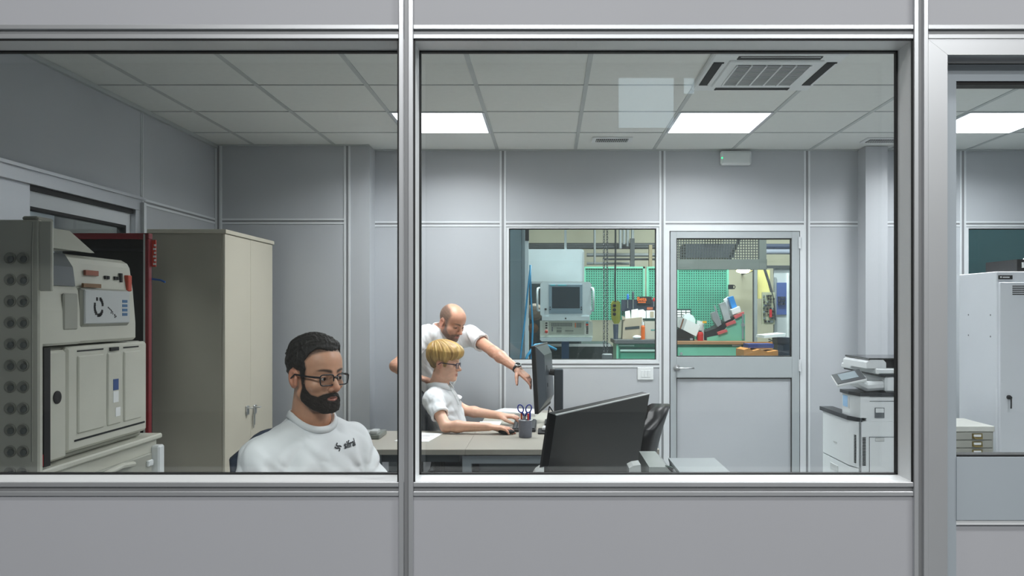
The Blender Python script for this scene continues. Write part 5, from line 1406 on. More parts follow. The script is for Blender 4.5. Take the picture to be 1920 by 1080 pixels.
class Field:
    def __init__(s, xs, ys, zs):
        s.ax = [np.asarray(xs, np.float32), np.asarray(ys, np.float32), np.asarray(zs, np.float32)]
        s.d = np.full([len(a) for a in s.ax], 1.0, np.float32)
    def _sub(s, lo, hi):
        sl = []
        for a, l, h in zip(s.ax, lo, hi):
            i0, i1 = np.searchsorted(a, l), np.searchsorted(a, h)
            sl.append(slice(int(i0), int(max(i1, i0))))
        P = (s.ax[0][sl[0]][:, None, None], s.ax[1][sl[1]][None, :, None], s.ax[2][sl[2]][None, None, :])
        return tuple(sl), P
    def add(s, fn, lo, hi, k):
        sl, P = s._sub(lo, hi)
        if 0 in s.d[sl].shape: return s
        s.d[sl] = smin(s.d[sl], fn(P).astype(np.float32), k); return s
    def cut(s, fn, lo, hi, k):
        sl, P = s._sub(lo, hi)
        if 0 in s.d[sl].shape: return s
        s.d[sl] = smax(s.d[sl], -fn(P).astype(np.float32), k); return s
    def cap(s, a, b, ra, rb, k, cutp=None):
        m = max(ra, rb) + k + .03
        lo = np.minimum(a, b) - m; hi = np.maximum(a, b) + m
        if cutp is None: return s.add(lambda P: cap(P, a, b, ra, rb), lo, hi, k)
        c, n = cutp
        return s.add(lambda P: smax(cap(P, a, b, ra, rb), (P[0] - c[0]) * n[0] + (P[1] - c[1]) * n[1] + (P[2] - c[2]) * n[2], .006), lo, hi, k)
    def oell(s, C, r, f, u, c, rad, k):
        w_ = np.array(C) + np.array(r) * c[0] + np.array(f) * c[1] + np.array(u) * c[2]
        m = max(rad) + k + .03
        return s.add(lambda P: ell(local(P, w_, r, f, u), (0, 0, 0), rad), w_ - m, w_ + m, k)
    def mesh(s):
        d = s.d; ins = d < 0
        n = d.shape
        cnt = np.zeros([n[0] - 1, n[1] - 1, n[2] - 1], np.uint8)
        for i in (0, 1):
            for j in (0, 1):
                for k in (0, 1): cnt += ins[i:n[0] - 1 + i, j:n[1] - 1 + j, k:n[2] - 1 + k]
        act = (cnt > 0) & (cnt < 8)
        idx = np.argwhere(act)
        ids = np.full(act.shape, -1, np.int32); ids[act] = np.arange(len(idx))
        acc = np.zeros((len(idx), 3)); num = np.zeros(len(idx))
        I, J, K = idx.T
        co = [(i, j, k) for i in (0, 1) for j in (0, 1) for k in (0, 1)]
        val = {c: d[I + c[0], J + c[1], K + c[2]] for c in co}
        crd = {c: np.stack([s.ax[0][I + c[0]], s.ax[1][J + c[1]], s.ax[2][K + c[2]]], 1) for c in co}
        for c in co:
            for a in range(3):
                if c[a]: continue
                e = list(c); e[a] = 1; e = tuple(e)
                v0, v1 = val[c], val[e]
                x = (v0 < 0) != (v1 < 0)
                t = np.where(x, v0 / np.where(x, v0 - v1, 1), 0)
                acc += np.where(x[:, None], crd[c] + (crd[e] - crd[c]) * t[:, None], 0); num += x
        V = acc / num[:, None]
        Fs = []
        for a in range(3):
            b, c = (a + 1) % 3, (a + 2) % 3
            s0 = [slice(None)] * 3; s1 = [slice(None)] * 3
            s0[a] = slice(0, -1); s1[a] = slice(1, None)
            for q in (b, c): s0[q] = slice(1, -1); s1[q] = slice(1, -1)
            x0, x1 = ins[tuple(s0)], ins[tuple(s1)]
            e = np.argwhere(x0 != x1)
            if not len(e): continue
            flip = x0[tuple(e.T)]
            e[:, b] += 1; e[:, c] += 1
            def cell(db, dc):
                q = e.copy(); q[:, b] -= db; q[:, c] -= dc
                return ids[q[:, 0], q[:, 1], q[:, 2]]
            Q = np.stack([cell(1, 1), cell(0, 1), cell(0, 0), cell(1, 0)], 1)
            Q[~flip] = Q[~flip][:, ::-1]
            Fs.append(Q)
        return V, np.concatenate(Fs)

def frame(phi, pitch=0.0, roll=0.0):
    """axes (right, forward, up); phi from -Y towards +X, pitch > 0 looks down"""
    f0 = Vector((math.sin(phi), -math.cos(phi), 0)); r0 = Vector((-math.cos(phi), -math.sin(phi), 0))
    f = f0 * math.cos(pitch) + Vector((0, 0, -math.sin(pitch)))
    u = r0.cross(f)
    if roll:
        q = Matrix.Rotation(roll, 3, f); r0 = q @ r0; u = q @ u
    return np.array(r0), np.array(f), np.array(u)

def skull_sdf(P):
    d = ell(P, (0, -.010, .036), (.075, .096, .086))
    d = smin(d, ell(P, (0, .028, .042), (.062, .058, .056)), .03)
    d = smin(d, ell(P, (0, .026, -.03), (.060, .060, .074)), .03)
    return d
def head_sdf(P, eye_open=True, jaw=1.0):
    x = np.abs(P[0]); Q = (x, P[1], P[2])
    d = skull_sdf(P)
    d = smin(d, cap(Q, (.050 * jaw, .0, -.062), (.017, .068, -.097), .017, .018), .026)
    d = smin(d, ell(P, (0, .076, -.098), (.022, .017, .017)), .016)
    d = smin(d, ell(Q, (.045, .052, -.028), (.022, .024, .017)), .022)
    d = smin(d, cap(Q, (.008, .080, .021), (.040, .066, .024), .011, .009), .014)
    d = smax(d, -ell(Q, (.034, .098, -.004), (.021, .018, .013)), .012)
    d = smin(d, ell(Q, (.0325, .0715, -.003), (.0155, .0145, .0125)), .005)
    if eye_open: d = smax(d, -ell(Q, (.0325, .090, -.004), (.0125, .012, .0038)), .0025)
    d = smin(d, cap(P, (0, .083, .014), (0, .107, -.028), .0078, .0095), .012)
    d = smin(d, ell(P, (0, .1085, -.033), (.0115, .0125, .0105)), .008)
    d = smin(d, ell(Q, (.0125, .097, -.038), (.0085, .011, .0085)), .006)
    d = smax(d, -ell(Q, (.0065, .104, -.0465), (.0042, .006, .0045)), .003)
    d = smin(d, ell(P, (0, .074, -.066), (.031, .021, .024)), .016)
    d = smin(d, cap(Q, (.0, .0955, -.0625), (.023, .083, -.0665), .0052, .0028), .004)
    d = smin(d, cap(Q, (.0, .0940, -.0735), (.020, .083, -.070), .0062, .003), .004)
    d = smax(d, -ell(P, (0, .101, -.068), (.023, .013, .0011)), .002)
    # ears
    c, s = math.cos(R(-14)), math.sin(R(-14))
    ey, ez = P[1] + .014, P[2] + .010
    E = (x - .0775 - .10 * np.maximum(-ey, 0) * .6, ey * c - ez * s, ey * s + ez * c)
    ear = ell(E, (0, 0, 0), (.0085, .0195, .033))
    ear = smax(ear, -ell(E, (.008, .004, .0), (.0075, .0115, .020)), .004)
    ear = smin(ear, cap(E, (.001, .012, -.004), (.001, .010, -.022), .006, .006), .004)
    return smin(d, ear, .006)
def poly_sd(y, z, pts):
    """signed distance to a polygon in the side view, negative inside"""
    d = np.full(np.broadcast(y, z).shape, 1e9); ins = np.zeros(d.shape, bool)
    n = len(pts)
    for i in range(n):
        (ay, az), (by, bz) = pts[i], pts[(i + 1) % n]
        ey, ez = by - ay, bz - az; wy, wz = y - ay, z - az
        t = np.clip((wy * ey + wz * ez) / (ey * ey + ez * ez), 0, 1)
        d = np.minimum(d, (wy - ey * t) ** 2 + (wz - ez * t) ** 2)
        cond = (az > z) != (bz > z)
        ins ^= cond & (y < (by - ay) * (z - az) / ((bz - az) if bz != az else 1e-9) + ay)
    return np.where(ins, -np.sqrt(d), np.sqrt(d))
def wav(P, seed, fr):
    rd = np.random.RandomState(seed); o = 0
    for i in range(4):
        a = rd.normal(size=3); a /= np.linalg.norm(a); b = rd.normal(size=3); b /= np.linalg.norm(b)
        f_ = fr * (0.7 + .5 * i)
        o = o + np.sin((P[0] * a[0] + P[1] * a[1] + P[2] * a[2]) * f_ + 1.6 * np.sin((P[0] * b[0] + P[1] * b[1] + P[2] * b[2]) * f_ * .55 + i) + rd.rand() * 6) / (1 + .5 * i)
    return o / 2.2

# ---- materials of people
def mat_skin(name):
    m = bpy.data.materials.new(name); m.use_nodes = True
    nt = m.node_tree; b = nt.nodes['Principled BSDF']
    at_ = nt.nodes.new('ShaderNodeAttribute'); at_.attribute_name = 'Col'
    n = nt.nodes.new('ShaderNodeTexNoise'); n.inputs['Scale'].default_value = 60; n.inputs['Detail'].default_value = 5
    tc = nt.nodes.new('ShaderNodeTexCoord'); nt.links.new(tc.outputs['Object'], n.inputs['Vector'])
    mp = nt.nodes.new('ShaderNodeMapRange'); mp.inputs['To Min'].default_value = .86; mp.inputs['To Max'].default_value = 1.12; nt.links.new(n.outputs['Fac'], mp.inputs['Value'])
    mx = nt.nodes.new('ShaderNodeVectorMath'); mx.operation = 'SCALE'
    nt.links.new(at_.outputs['Color'], mx.inputs[0]); nt.links.new(mp.outputs['Result'], mx.inputs['Scale'])
    nt.links.new(mx.outputs['Vector'], b.inputs['Base Color'])
    b.inputs['Roughness'].default_value = .42
    b.inputs['Subsurface Weight'].default_value = .12; b.inputs['Subsurface Radius'].default_value = (.010, .004, .002); b.inputs['Subsurface Scale'].default_value = .6
    return m
SKIN = mat_skin('skin')
def mat_hair(name, dark, light, scale=(30, 90, 30), rough=.55):
    m = bpy.data.materials.new(name); m.use_nodes = True
    nt = m.node_tree; b = nt.nodes['Principled BSDF']; b.inputs['Roughness'].default_value = rough
    tc = nt.nodes.new('ShaderNodeTexCoord'); mp = nt.nodes.new('ShaderNodeMapping'); mp.inputs['Scale'].default_value = scale
    nt.links.new(tc.outputs['Object'], mp.inputs['Vector'])
    n = nt.nodes.new('ShaderNodeTexNoise'); n.inputs['Scale'].default_value = 6; n.inputs['Detail'].default_value = 6; nt.links.new(mp.outputs['Vector'], n.inputs['Vector'])
    r = nt.nodes.new('ShaderNodeValToRGB'); r.color_ramp.elements[0].position = .36; r.color_ramp.elements[1].position = .66
    r.color_ramp.elements[0].color = lin(dark); r.color_ramp.elements[1].color = lin(light)
    nt.links.new(n.outputs['Fac'], r.inputs['Fac']); nt.links.new(r.outputs['Color'], b.inputs['Base Color'])
    bp = nt.nodes.new('ShaderNodeBump'); bp.inputs['Strength'].default_value = .7; bp.inputs['Distance'].default_value = .004
    nt.links.new(n.outputs['Fac'], bp.inputs['Height']); nt.links.new(bp.outputs['Normal'], b.inputs['Normal'])
    return m
COTTON = mat('white_cotton', (240, 243, 246), .85, 0, .015, 8, .12, 350)
INK = mat('logo_ink', (34, 38, 46), .7)
TROUS = mat('dark_trousers', (40, 44, 50), .85, 0, .08, 20, .1, 200)
SHOE = mat('dark_shoe', (24, 24, 26), .5)
EYEW = mat('eye_white', (214, 212, 206), .2)
IRIS = mat('iris_brown', (44, 28, 18), .15)
LENS = mat_glass('spectacle_lens', (.97, .98, .99), .04)

def set_cols(o, cols):
    a = o.data.color_attributes.new('Col', 'FLOAT_COLOR', 'POINT')
    c4 = np.ones((len(cols), 4), np.float32); c4[:, :3] = cols
    a.data.foreach_set('color', c4.ravel())

def add_hand(F_, wrist, d, n, thumb, curls, spread=(.10, .03, -.03, -.10), th=(.6, .75), size=1.0, thumb_curl=.3):
    """d: towards the fingers, n: way the palm faces, thumb: side of the thumb"""
    d = Vector(d).normalized(); n = Vector(n); n = (n - d * n.dot(d)).normalized(); s = Vector(thumb); s = (s - d * s.dot(d) - n * s.dot(n)).normalized()
    w0 = Vector(wrist)
    lat = [.028, .0095, -.0095, -.027]; ln = [.072, .080, .074, .058]; kn = [.088, .092, .088, .080]
    for i in range(4):
        K = w0 + d * kn[i] * size + s * lat[i] * size - n * .002
        F_.cap(np.array(w0 + s * lat[i] * .62 * size + d * .004), np.array(K), .0150 * size, .0108 * size, .012)
        a = 0.0; p = K; rr = [.0098, .0088, .0080, .0068]
        dirb = (d + s * spread[i]).normalized()
        for q in range(3):
            a += curls[i][q]
            dd = dirb * math.cos(a) + n * math.sin(a)
            p2 = p + dd * ln[i] * size * (.45, .30, .25)[q]
            F_.cap(np.array(p), np.array(p2), rr[q] * size, rr[q + 1] * size, .0035)
            p = p2
    B = w0 + d * .022 * size + s * .024 * size + n * .004
    t1 = (d * th[1] + s * th[0] + n * .35).normalized()
    p1 = B + t1 * .042 * size
    t2 = (t1 + d * .35 * thumb_curl / .3 - s * thumb_curl).normalized()
    p2 = p1 + t2 * .034 * size; p3 = p2 + (t2 - s * thumb_curl * .5).normalized() * .026 * size
    F_.cap(np.array(w0 + s * .012), np.array(p1), .016 * size, .0125 * size, .012)
    F_.cap(np.array(p1), np.array(p2), .0122 * size, .0105 * size, .005)
    F_.cap(np.array(p2), np.array(p3), .0105 * size, .0082 * size, .004)

def arr(v): return np.array(v, dtype=float)

def make_person(name, pd):
    t = thing(name, (pd['P'][0], pd['P'][1], 0.0), pd['label'], 'person')
    C = arr(pd['C']); hr, hf, hu = pd['head']; N = arr(pd['N']); Pv = arr(pd['P'])
    tr, tf, _ = pd['torso']
    tu = (N - Pv) / np.linalg.norm(N - Pv); tf = tf - tu * (tf @ tu); tf /= np.linalg.norm(tf); tr = np.cross(tf, tu)
    S = {k: arr(v) for k, v in pd['S'].items()}; E = {k: arr(v) for k, v in pd['E'].items()}; W = {k: arr(v) for k, v in pd['W'].items()}
    hs = pd.get('hs', 1.0); bl = pd.get('build', 1.0)
    # ---------------- body (skin): head, neck, trunk, arms, hands in one surface
    pts = np.array([C, N, Pv] + list(S.values()) + list(E.values()) + list(W.values()))
    lo = pts.min(0) - .21; hi = pts.max(0) + .21
    hb = .15
    hh, hf_ = pd.get('grid', (.0042, .0026))
    fine = pd.get('fine')
    if fine: axs = [axis(lo[i], hi[i], hh, (C[i] - hb * .95, C[i] + hb * .95, hf_)) for i in range(3)]
    else: axs = [axis(lo[i], hi[i], hh) for i in range(3)]
    B = Field(*axs)
    B.oell(N, tr, tf, tu, (0, .0, -.17), (.135 * bl, .08, .15), .03)
    B.oell(N, tr, tf, tu, (0, .005, -.36), (.12 * bl, .085, .15), .05)
    for k in ('R', 'L'):
        B.cap(N - tu * .02, S[k], .036, .036, .04)
        B.cap(S[k], E[k], .044 * bl, .037 * bl, .03)
        fm = E[k] * .72 + W[k] * .28
        B.cap(E[k], fm, .037 * bl, .039 * bl, .02); B.cap(fm, W[k], .038 * bl, .0255, .02)
        add_hand(B, W[k], **pd['hand'][k])
    nk0 = C + hu * -.055 * hs - hf * .016; nk1 = N - tf * .005 + tu * .0
    B.cap(nk0, nk1, .053 * hs * pd.get('neck', 1), .060 * hs * pd.get('neck', 1), .03)
    B.cap(C + hu * -.085 + hf * .02, N + tf * .02, .036, .048, .03)
    m_ = .16
    B.add(lambda P: hs * head_sdf(tuple(q / hs for q in local(P, C, hr, hf, hu)), pd.get('eye_open', False), pd.get('jaw', 1.0)).astype(np.float32), C - m_, C + m_, .012)
    V, Fc = B.mesh()
    body = mkmesh('body', V, Fc, SKIN, None, True, t)
    L = np.stack(local(V.T, C, hr, hf, hu), 1) / hs
    base = np.array(lin(pd['skin'])[:3]); cols = np.tile(base, (len(V), 1))
    def blend(mask, rgb, amt=1.0):
        m = (np.clip(mask, 0, 1) * amt)[:, None]; cols[:] = cols * (1 - m) + np.array(lin(rgb)[:3]) * m
    ax_ = np.abs(L[:, 0]); y, z = L[:, 1], L[:, 2]
    inhead = (np.abs(L) < .14).all(1) * 1.0
    def box(a0, a1, v, s=.004): return np.clip((v - a0) / s + .5, 0, 1) * np.clip((a1 - v) / s + .5, 0, 1)
    blend(inhead * box(-.2, .022, ax_) * box(.080, .2, y) * box(-.079, -.0605, z, .003), pd.get('lip', (170, 104, 96)), .85)
    bz = .0185 + .006 * np.sin(np.clip((ax_ - .008) / .046, 0, 1) * 2.4); bh = .0052 * (1 - .55 * np.clip((ax_ - .02) / .035, 0, 1))
    blend(inhead * box(.009, .052, ax_, .008) * box(.05, .2, y) * np.clip((bh - np.abs(z - bz)) / .004 + .5, 0, 1), pd['brow'], pd.get('brow_amt', .9))
    blend(inhead * box(.018, .048, ax_, .006) * box(.068, .2, y) * box(-.009, .003, z, .006), (60, 38, 32), .55)
    blend(inhead * box(.0, .02, ax_, .01) * box(.095, .2, y) * box(-.046, -.02, z, .01), (206, 128, 104), .35)
    blend(inhead * box(.074, .2, ax_, .006) * box(-.05, .02, y) * box(-.05, .03, z), (205, 120, 98), .45)
    nz = .5 + .5 * wav(V.T, 5, 900)
    for (poly, rgb, amt, soft) in pd.get('stubble', []):
        sd = poly_sd(y, z, poly)
        m = np.clip(-sd / soft + .5, 0, 1) * inhead * (.7 + .3 * nz)
        # keep the lips free
        m = m * (1 - box(-.2, .021, ax_) * box(.084, .2, y) * box(-.078, -.062, z))
        blend(m, rgb, amt)
    for k in ('R', 'L'):
        if pd.get('arm_hair', 0):
            q = cap(V.T, E[k], W[k], .03, .03); blend((q < .02) * (.5 + .5 * wav(V.T, 9, 260)), pd['brow'], pd['arm_hair'])
        wv = W[k] - V; far = ((V - W[k]) @ np.array(Vector(pd['hand'][k]['d']).normalized())) > .10
        near = np.linalg.norm(V - W[k], axis=1) < .25
        blend((far & near) * 1.0, (206, 140, 118), .35)
    set_cols(body, cols)
    # eyes
    for sx in (-1, 1):
        c = Vector(C + (hr * .0325 * sx + hf * .0735 - hu * .0035) * hs)
        e = MB().sph(c, .0118 * hs, 16, 10).build('eye', EYEW, t, True)
        g = Vector(pd.get('gaze', hf)).normalized()
        MB().lathe(c + g * .0100 * hs, [(.0062 * hs, 0), (.0058 * hs, .0012), (.003 * hs, .0022)], 14, axis=g).build('iris', IRIS, e, True)
    # ---------------- hair / beard on a grid in head space
    def headmesh(fn, nm, m, res=.003, box_=((-.125, .125), (-.155, .145), (-.135, .175)), col=None):
        ax = [np.arange(a, b, res) for a, b in box_]
        G = Field(*ax); P = (G.ax[0][:, None, None], G.ax[1][None, :, None], G.ax[2][None, None, :])
        G.d = fn(P).astype(np.float32)
        v, f_ = G.mesh()
        w_ = C + (v[:, :1] * hr + v[:, 1:2] * hf + v[:, 2:3] * hu) * hs
        # axes are (right, forward, up): right-handed, faces keep their order
        o_ = mkmesh(nm, w_, f_, m, None, True, t)
        if col is not None: set_cols(o_, col(v))
        return o_
    for (nm, fn, m, res) in pd.get('growth', []): headmesh(fn, nm, m, res, col=pd.get('hair_cols'))
    # ---------------- shirt
    g = pd.get('shirt_grid', .0055)
    sl = pd['sleeve']
    low = Pv - tu * .02
    pts = np.array([N, low] + list(S.values()) + [S[k] * (1 - sl) + E[k] * sl for k in S])
    lo = pts.min(0) - .2; hi = pts.max(0) + .2
    T = Field(*[axis(lo[i], hi[i], g) for i in range(3)])
    ease = pd.get('ease', 0.0)
    T.oell(N, tr, tf, tu, (0, .012, -.165), (.168 * bl + ease, .112 + ease, .165), .03)
    T.oell(N, tr, tf, tu, (0, .018, -.33), (.158 * bl + ease, .118 + ease, .17), .06)
    T.oell(N, tr, tf, tu, (0, .0, -.50), (.165 * bl + ease, .120 + ease, .13), .06)
    for k in S:
        T.cap(N - tu * .032, S[k], .050, pd.get('sh', .056) * bl, .05)
        T.cap(N - tu * .09, S[k] - tu * .03, .07, .052, .05)
        ce = S[k] * (1 - sl) + E[k] * sl; dv = (E[k] - S[k]) / np.linalg.norm(E[k] - S[k])
        T.cap(S[k], E[k], pd.get('sh', .056) * bl, pd.get('cuff', .066) * bl, .045, (ce, dv))
    sd_ = pd.get('seed', 1)
    P = (T.ax[0][:, None, None], T.ax[1][None, :, None], T.ax[2][None, None, :])
    Pz = (P[0] + .35 * P[2], P[1] - .2 * P[2], P[2] * .42)
    fold = (1 - 2 * np.abs(wav(Pz, sd_, 66))) * .8 + wav(P, sd_ + 40, 60) * .2
    lg = N + (-tr) * (pd['logo'][0] + .03) + tu * (pd['logo'][1] + .01) + tf * .12
    calm = (1 - .9 * np.exp(-((P[0] - lg[0]) ** 2 + (P[1] - lg[1]) ** 2 + (P[2] - lg[2]) ** 2) / .06 ** 2)) * (1 - .8 * np.exp(-((P[0] - N[0]) ** 2 + (P[1] - N[1]) ** 2 + (P[2] - N[2]) ** 2) / .09 ** 2))
    T.d += (pd.get('fold', .0045) * fold * calm).astype(np.float32)
    # radiating drag lines at the armpits
    for k in S:
        A = S[k] - tu * .10 + tf * .05
        q = local(P, A, tr, tf, tu); rr = np.sqrt(q[0] ** 2 + q[2] ** 2); an = np.arctan2(q[2], q[0])
        T.d += (.0035 * np.sin(an * 9 + 1) * np.exp(-((rr - .09) / .06) ** 2)).astype(np.float32)
    # openings: neck, cuffs, hem
    T.cut(lambda P: smin(cap(P, C - hu * .02, N + tu * .006, .060 * hs, .064 * hs) - pd.get('neck_open', .0), cap(P, N + tu * .03 + tf * .012, N + tf * .028 - tu * .004, .050, .050), .02), N - .2, N + .2, .004)
    for k in S:
        ce = S[k] * (1 - sl) + E[k] * sl; dv = (E[k] - S[k]) / np.linalg.norm(E[k] - S[k])
        T.cut(lambda P: cap(P, ce - dv * .02, ce + dv * .06, .046 * bl, .054 * bl), ce - .15, ce + .15, .003)
    hm = Pv - tu * pd.get('hem', .04)
    T.d = smax(T.d, -((P[0] - hm[0]) * tu[0] + (P[1] - hm[1]) * tu[1] + (P[2] - hm[2]) * tu[2]).astype(np.float32), .006)
    v, f_ = T.mesh()
    shirt = mkmesh('shirt', v, f_, COTTON, None, True, t)
    # ---------------- collar
    ring = []
    cN = Vector(N + tu * pd.get('collar_up', .012) + tf * .006)
    ca = Vector(pd.get('collar_axis', tu)).normalized()
    cr = (Vector(tr) - ca * Vector(tr).dot(ca)).normalized(); cf = cr.cross(ca) * -1
    if cf.dot(Vector(tf)) < 0: cf = -cf
    if pd['collar'] == 'crew':
        n = 40
        for i in range(n):
            a = 2 * math.pi * i / n
            p = cN + cr * (math.cos(a) * .0725 * hs) + cf * (math.sin(a) * .074 * hs + .006) - ca * (.026 * max(0, math.sin(a)) - .010 * max(0, -math.sin(a)) - .013 * abs(math.cos(a)) ** 3)
            ring.append(p)
        m = MB(); vs = []; fs = []
        for i, p in enumerate(ring):
            o_ = (p - cN); o_ = (o_ - ca * o_.dot(ca)).normalized()
            for (ro, zo) in ((.000, -.012), (.006, -.009), (.0065, .004), (.002, .010), (-.003, .008), (-.003, -.010)):
                vs.append(p + o_ * (ro + .006 * (zo < 0)) + ca * zo)
        for i in range(n):
            for q in range(6):
                fs.append((i * 6 + q, ((i + 1) % n) * 6 + q, ((i + 1) % n) * 6 + (q + 1) % 6, i * 6 + (q + 1) % 6))
        m.add(vs, fs); m.build('neckband', COTTON, t, True)
    else:
        # folded polo collar: open at the front, turned down
        n = 36; vs = []; fs = []
        for i in range(n + 1):
            a = R(90 + 14 + (360 - 28) * i / n)
            e = abs(i / n - .5) * 2
            p = cN + cr * (math.cos(a) * .064 * hs) + cf * (math.sin(a) * .066 * hs + .004) - ca * (.028 * max(0, math.sin(a)) ** 1.5)
            o_ = (cr * math.cos(a) + cf * math.sin(a)).normalized()
            dn = .030 + .020 * e ** 6
            tip = cr * (math.cos(a) * .0) 
            for (ro, zo) in ((.001, -.012), (.000, .018), (.004, .024), (.009, .018), (.022 + .006 * e ** 4, .018 - dn), (.017 + .006 * e ** 4, .016 - dn), (.005, .010)):
                vs.append(p + o_ * ro + ca * zo)
        for i in range(n):
            for q in range(7):
                fs.append((i * 7 + q, (i + 1) * 7 + q, (i + 1) * 7 + (q + 1) % 7, i * 7 + (q + 1) % 7))
        fs.append(tuple(range(7))[::-1]); fs.append(tuple(n * 7 + q for q in range(7)))
        m = MB(); m.add(vs, fs); m.build('collar', COTTON, t, True)
        bv = BVHTree.FromPolygons([Vector(x) for x in v], f_.tolist())
        pl = []
        for i in range(13):
            o0 = Vector(N + tf * .3 - tu * (.030 + i * .014))
            hs_ = [bv.ray_cast(o0 + Vector(tr) * sx, Vector(-tf)) for sx in (-.013, .013)]
            if all(q[0] is not None and .10 < q[3] < .255 for q in hs_) and len(pl) < 18: pl += [q[0] for q in hs_]
        while len(pl) < 18: pl += [pl[-2] - Vector(tu) * .002, pl[-1] - Vector(tu) * .002]
        m = MB(); nv = len(pl); th_ = Vector(tf) * .004
        m.add([p + th_ for p in pl] + [p - th_ for p in pl], [(2 * i, 2 * i + 1, 2 * i + 3, 2 * i + 2) for i in range(8)] + [(nv + 2 * i + 2, nv + 2 * i + 3, nv + 2 * i + 1, nv + 2 * i) for i in range(8)] + [(2 * i, 2 * i + 2, nv + 2 * i + 2, nv + 2 * i) for i in range(8)] + [(2 * i + 3, 2 * i + 1, nv + 2 * i + 1, nv + 2 * i + 3) for i in range(8)] + [(16, 17, nv + 17, nv + 16), (1, 0, nv, nv + 1)])
        m.build('placket', COTTON, t)
        for i in (1, 4):
            q = (pl[2 * i] + pl[2 * i + 1]) / 2
            MB().lathe(q + th_, [(.005, 0), (.005, .002), (.003, .0025)], 10, axis=Vector(tf)).build('button', WHITEP, t)
    # ---------------- chest lettering
    if 'logo' in pd:
        lx, lz, size = pd['logo']
        tv, tf_ = text_mesh('sifral', size, 0, size * .022)
        tv = tv.copy(); tv[:, 0] -= tv[:, 0].min()
        # ribbon mark left of the word
        mv = []; mf = []; ms = size * .95
        for path in ([(-.02, .46), (-.14, .34), (-.20, .22), (-.06, .12), (.28, .08), (.46, -.02)], [(-.46, .10), (-.30, -.06), (.08, -.10), (.22, -.20), (.14, -.32), (.02, -.44)]):
            o0 = len(mv)
            for i, (px_, pz_) in enumerate(path):
                q0 = path[max(i - 1, 0)]; q1 = path[min(i + 1, len(path) - 1)]
                tx, tz = q1[0] - q0[0], q1[1] - q0[1]; l_ = math.hypot(tx, tz); nx_, nz_ = -tz / l_ * .07, tx / l_ * .07
                for sg in (1, -1): mv.append(((px_ + sg * nx_ - .85) * ms, (pz_ + sg * nz_ + .30) * ms, 0))
            mf += [(o0 + 2 * i, o0 + 2 * i + 1, o0 + 2 * i + 3, o0 + 2 * i + 2) for i in range(len(path) - 1)]
        mv0 = len(mv)
        bv = BVHTree.FromPolygons([Vector(x) for x in v], f_.tolist())
        rt = -tr      # reading direction for someone facing the wearer
        def proj(a):
            o0 = Vector(N + rt * (lx + a[0]) + tu * (lz + a[1]) + tf * .35)
            h_, n_, _, _ = bv.ray_cast(o0, Vector(-tf))
            return tuple((h_ if h_ is not None else o0 - Vector(tf) * .24) + Vector(tf) * .0022)
        av = np.concatenate([tv, np.array(mv)]); fs = list(tf_) + [tuple(i + len(tv) for i in q) for q in mf]
        # dense enough to follow the cloth
        mkmesh('lettering', [proj(a) for a in av], fs, INK, None, False, t)
    # ---------------- trousers and shoes
    Kn, An = pd['K'], pd['A']
    hp_ = {'R': Pv + tr * .09 - tu * .02, 'L': Pv - tr * .09 - tu * .02}
    pts = np.array([Pv] + list(hp_.values()) + [arr(x) for x in Kn.values()] + [arr(x) for x in An.values()])
    lo = pts.min(0) - .2; hi = pts.max(0) + .2
    G = Field(*[axis(lo[i], hi[i], .009) for i in range(3)])
    G.oell(Pv, tr, tf, tu, (0, -.01, -.03), (.165 * bl, .115, .12), .04)
    for k in hp_:
        G.cap(hp_[k], arr(Kn[k]), .086, .066, .05); G.cap(arr(Kn[k]), arr(An[k]), .064, .055, .03)
    P = (G.ax[0][:, None, None], G.ax[1][None, :, None], G.ax[2][None, None, :])
    G.d += (.004 * wav(P, 21, 45)).astype(np.float32)
    v, f_ = G.mesh(); mkmesh('trousers', v, f_, TROUS, None, True, t)
    for k in An:
        a = Vector(An[k]); fd = Vector(pd.get('foot', tf)); fd.z = 0; fd.normalize()
        sx = fd.cross(Vector((0, 0, 1)))
        b = MB(Matrix(((sx.x, fd.x, 0, a.x), (sx.y, fd.y, 0, a.y), (0, 0, 1, 0), (0, 0, 0, 1))))
        b.sph((0, .06, .035), (.045, .14, .045), 14, 8); b.cbox((0, .06, .012), (.042, .13, .012), 0, .008); b.cyl((0, -.01, .03), (0, -.01, max(.07, a.z)), .042, .045)
        b.build('shoe', SHOE, t, True)
    return t, dict(C=C, hr=hr, hf=hf, hu=hu, hs=hs)

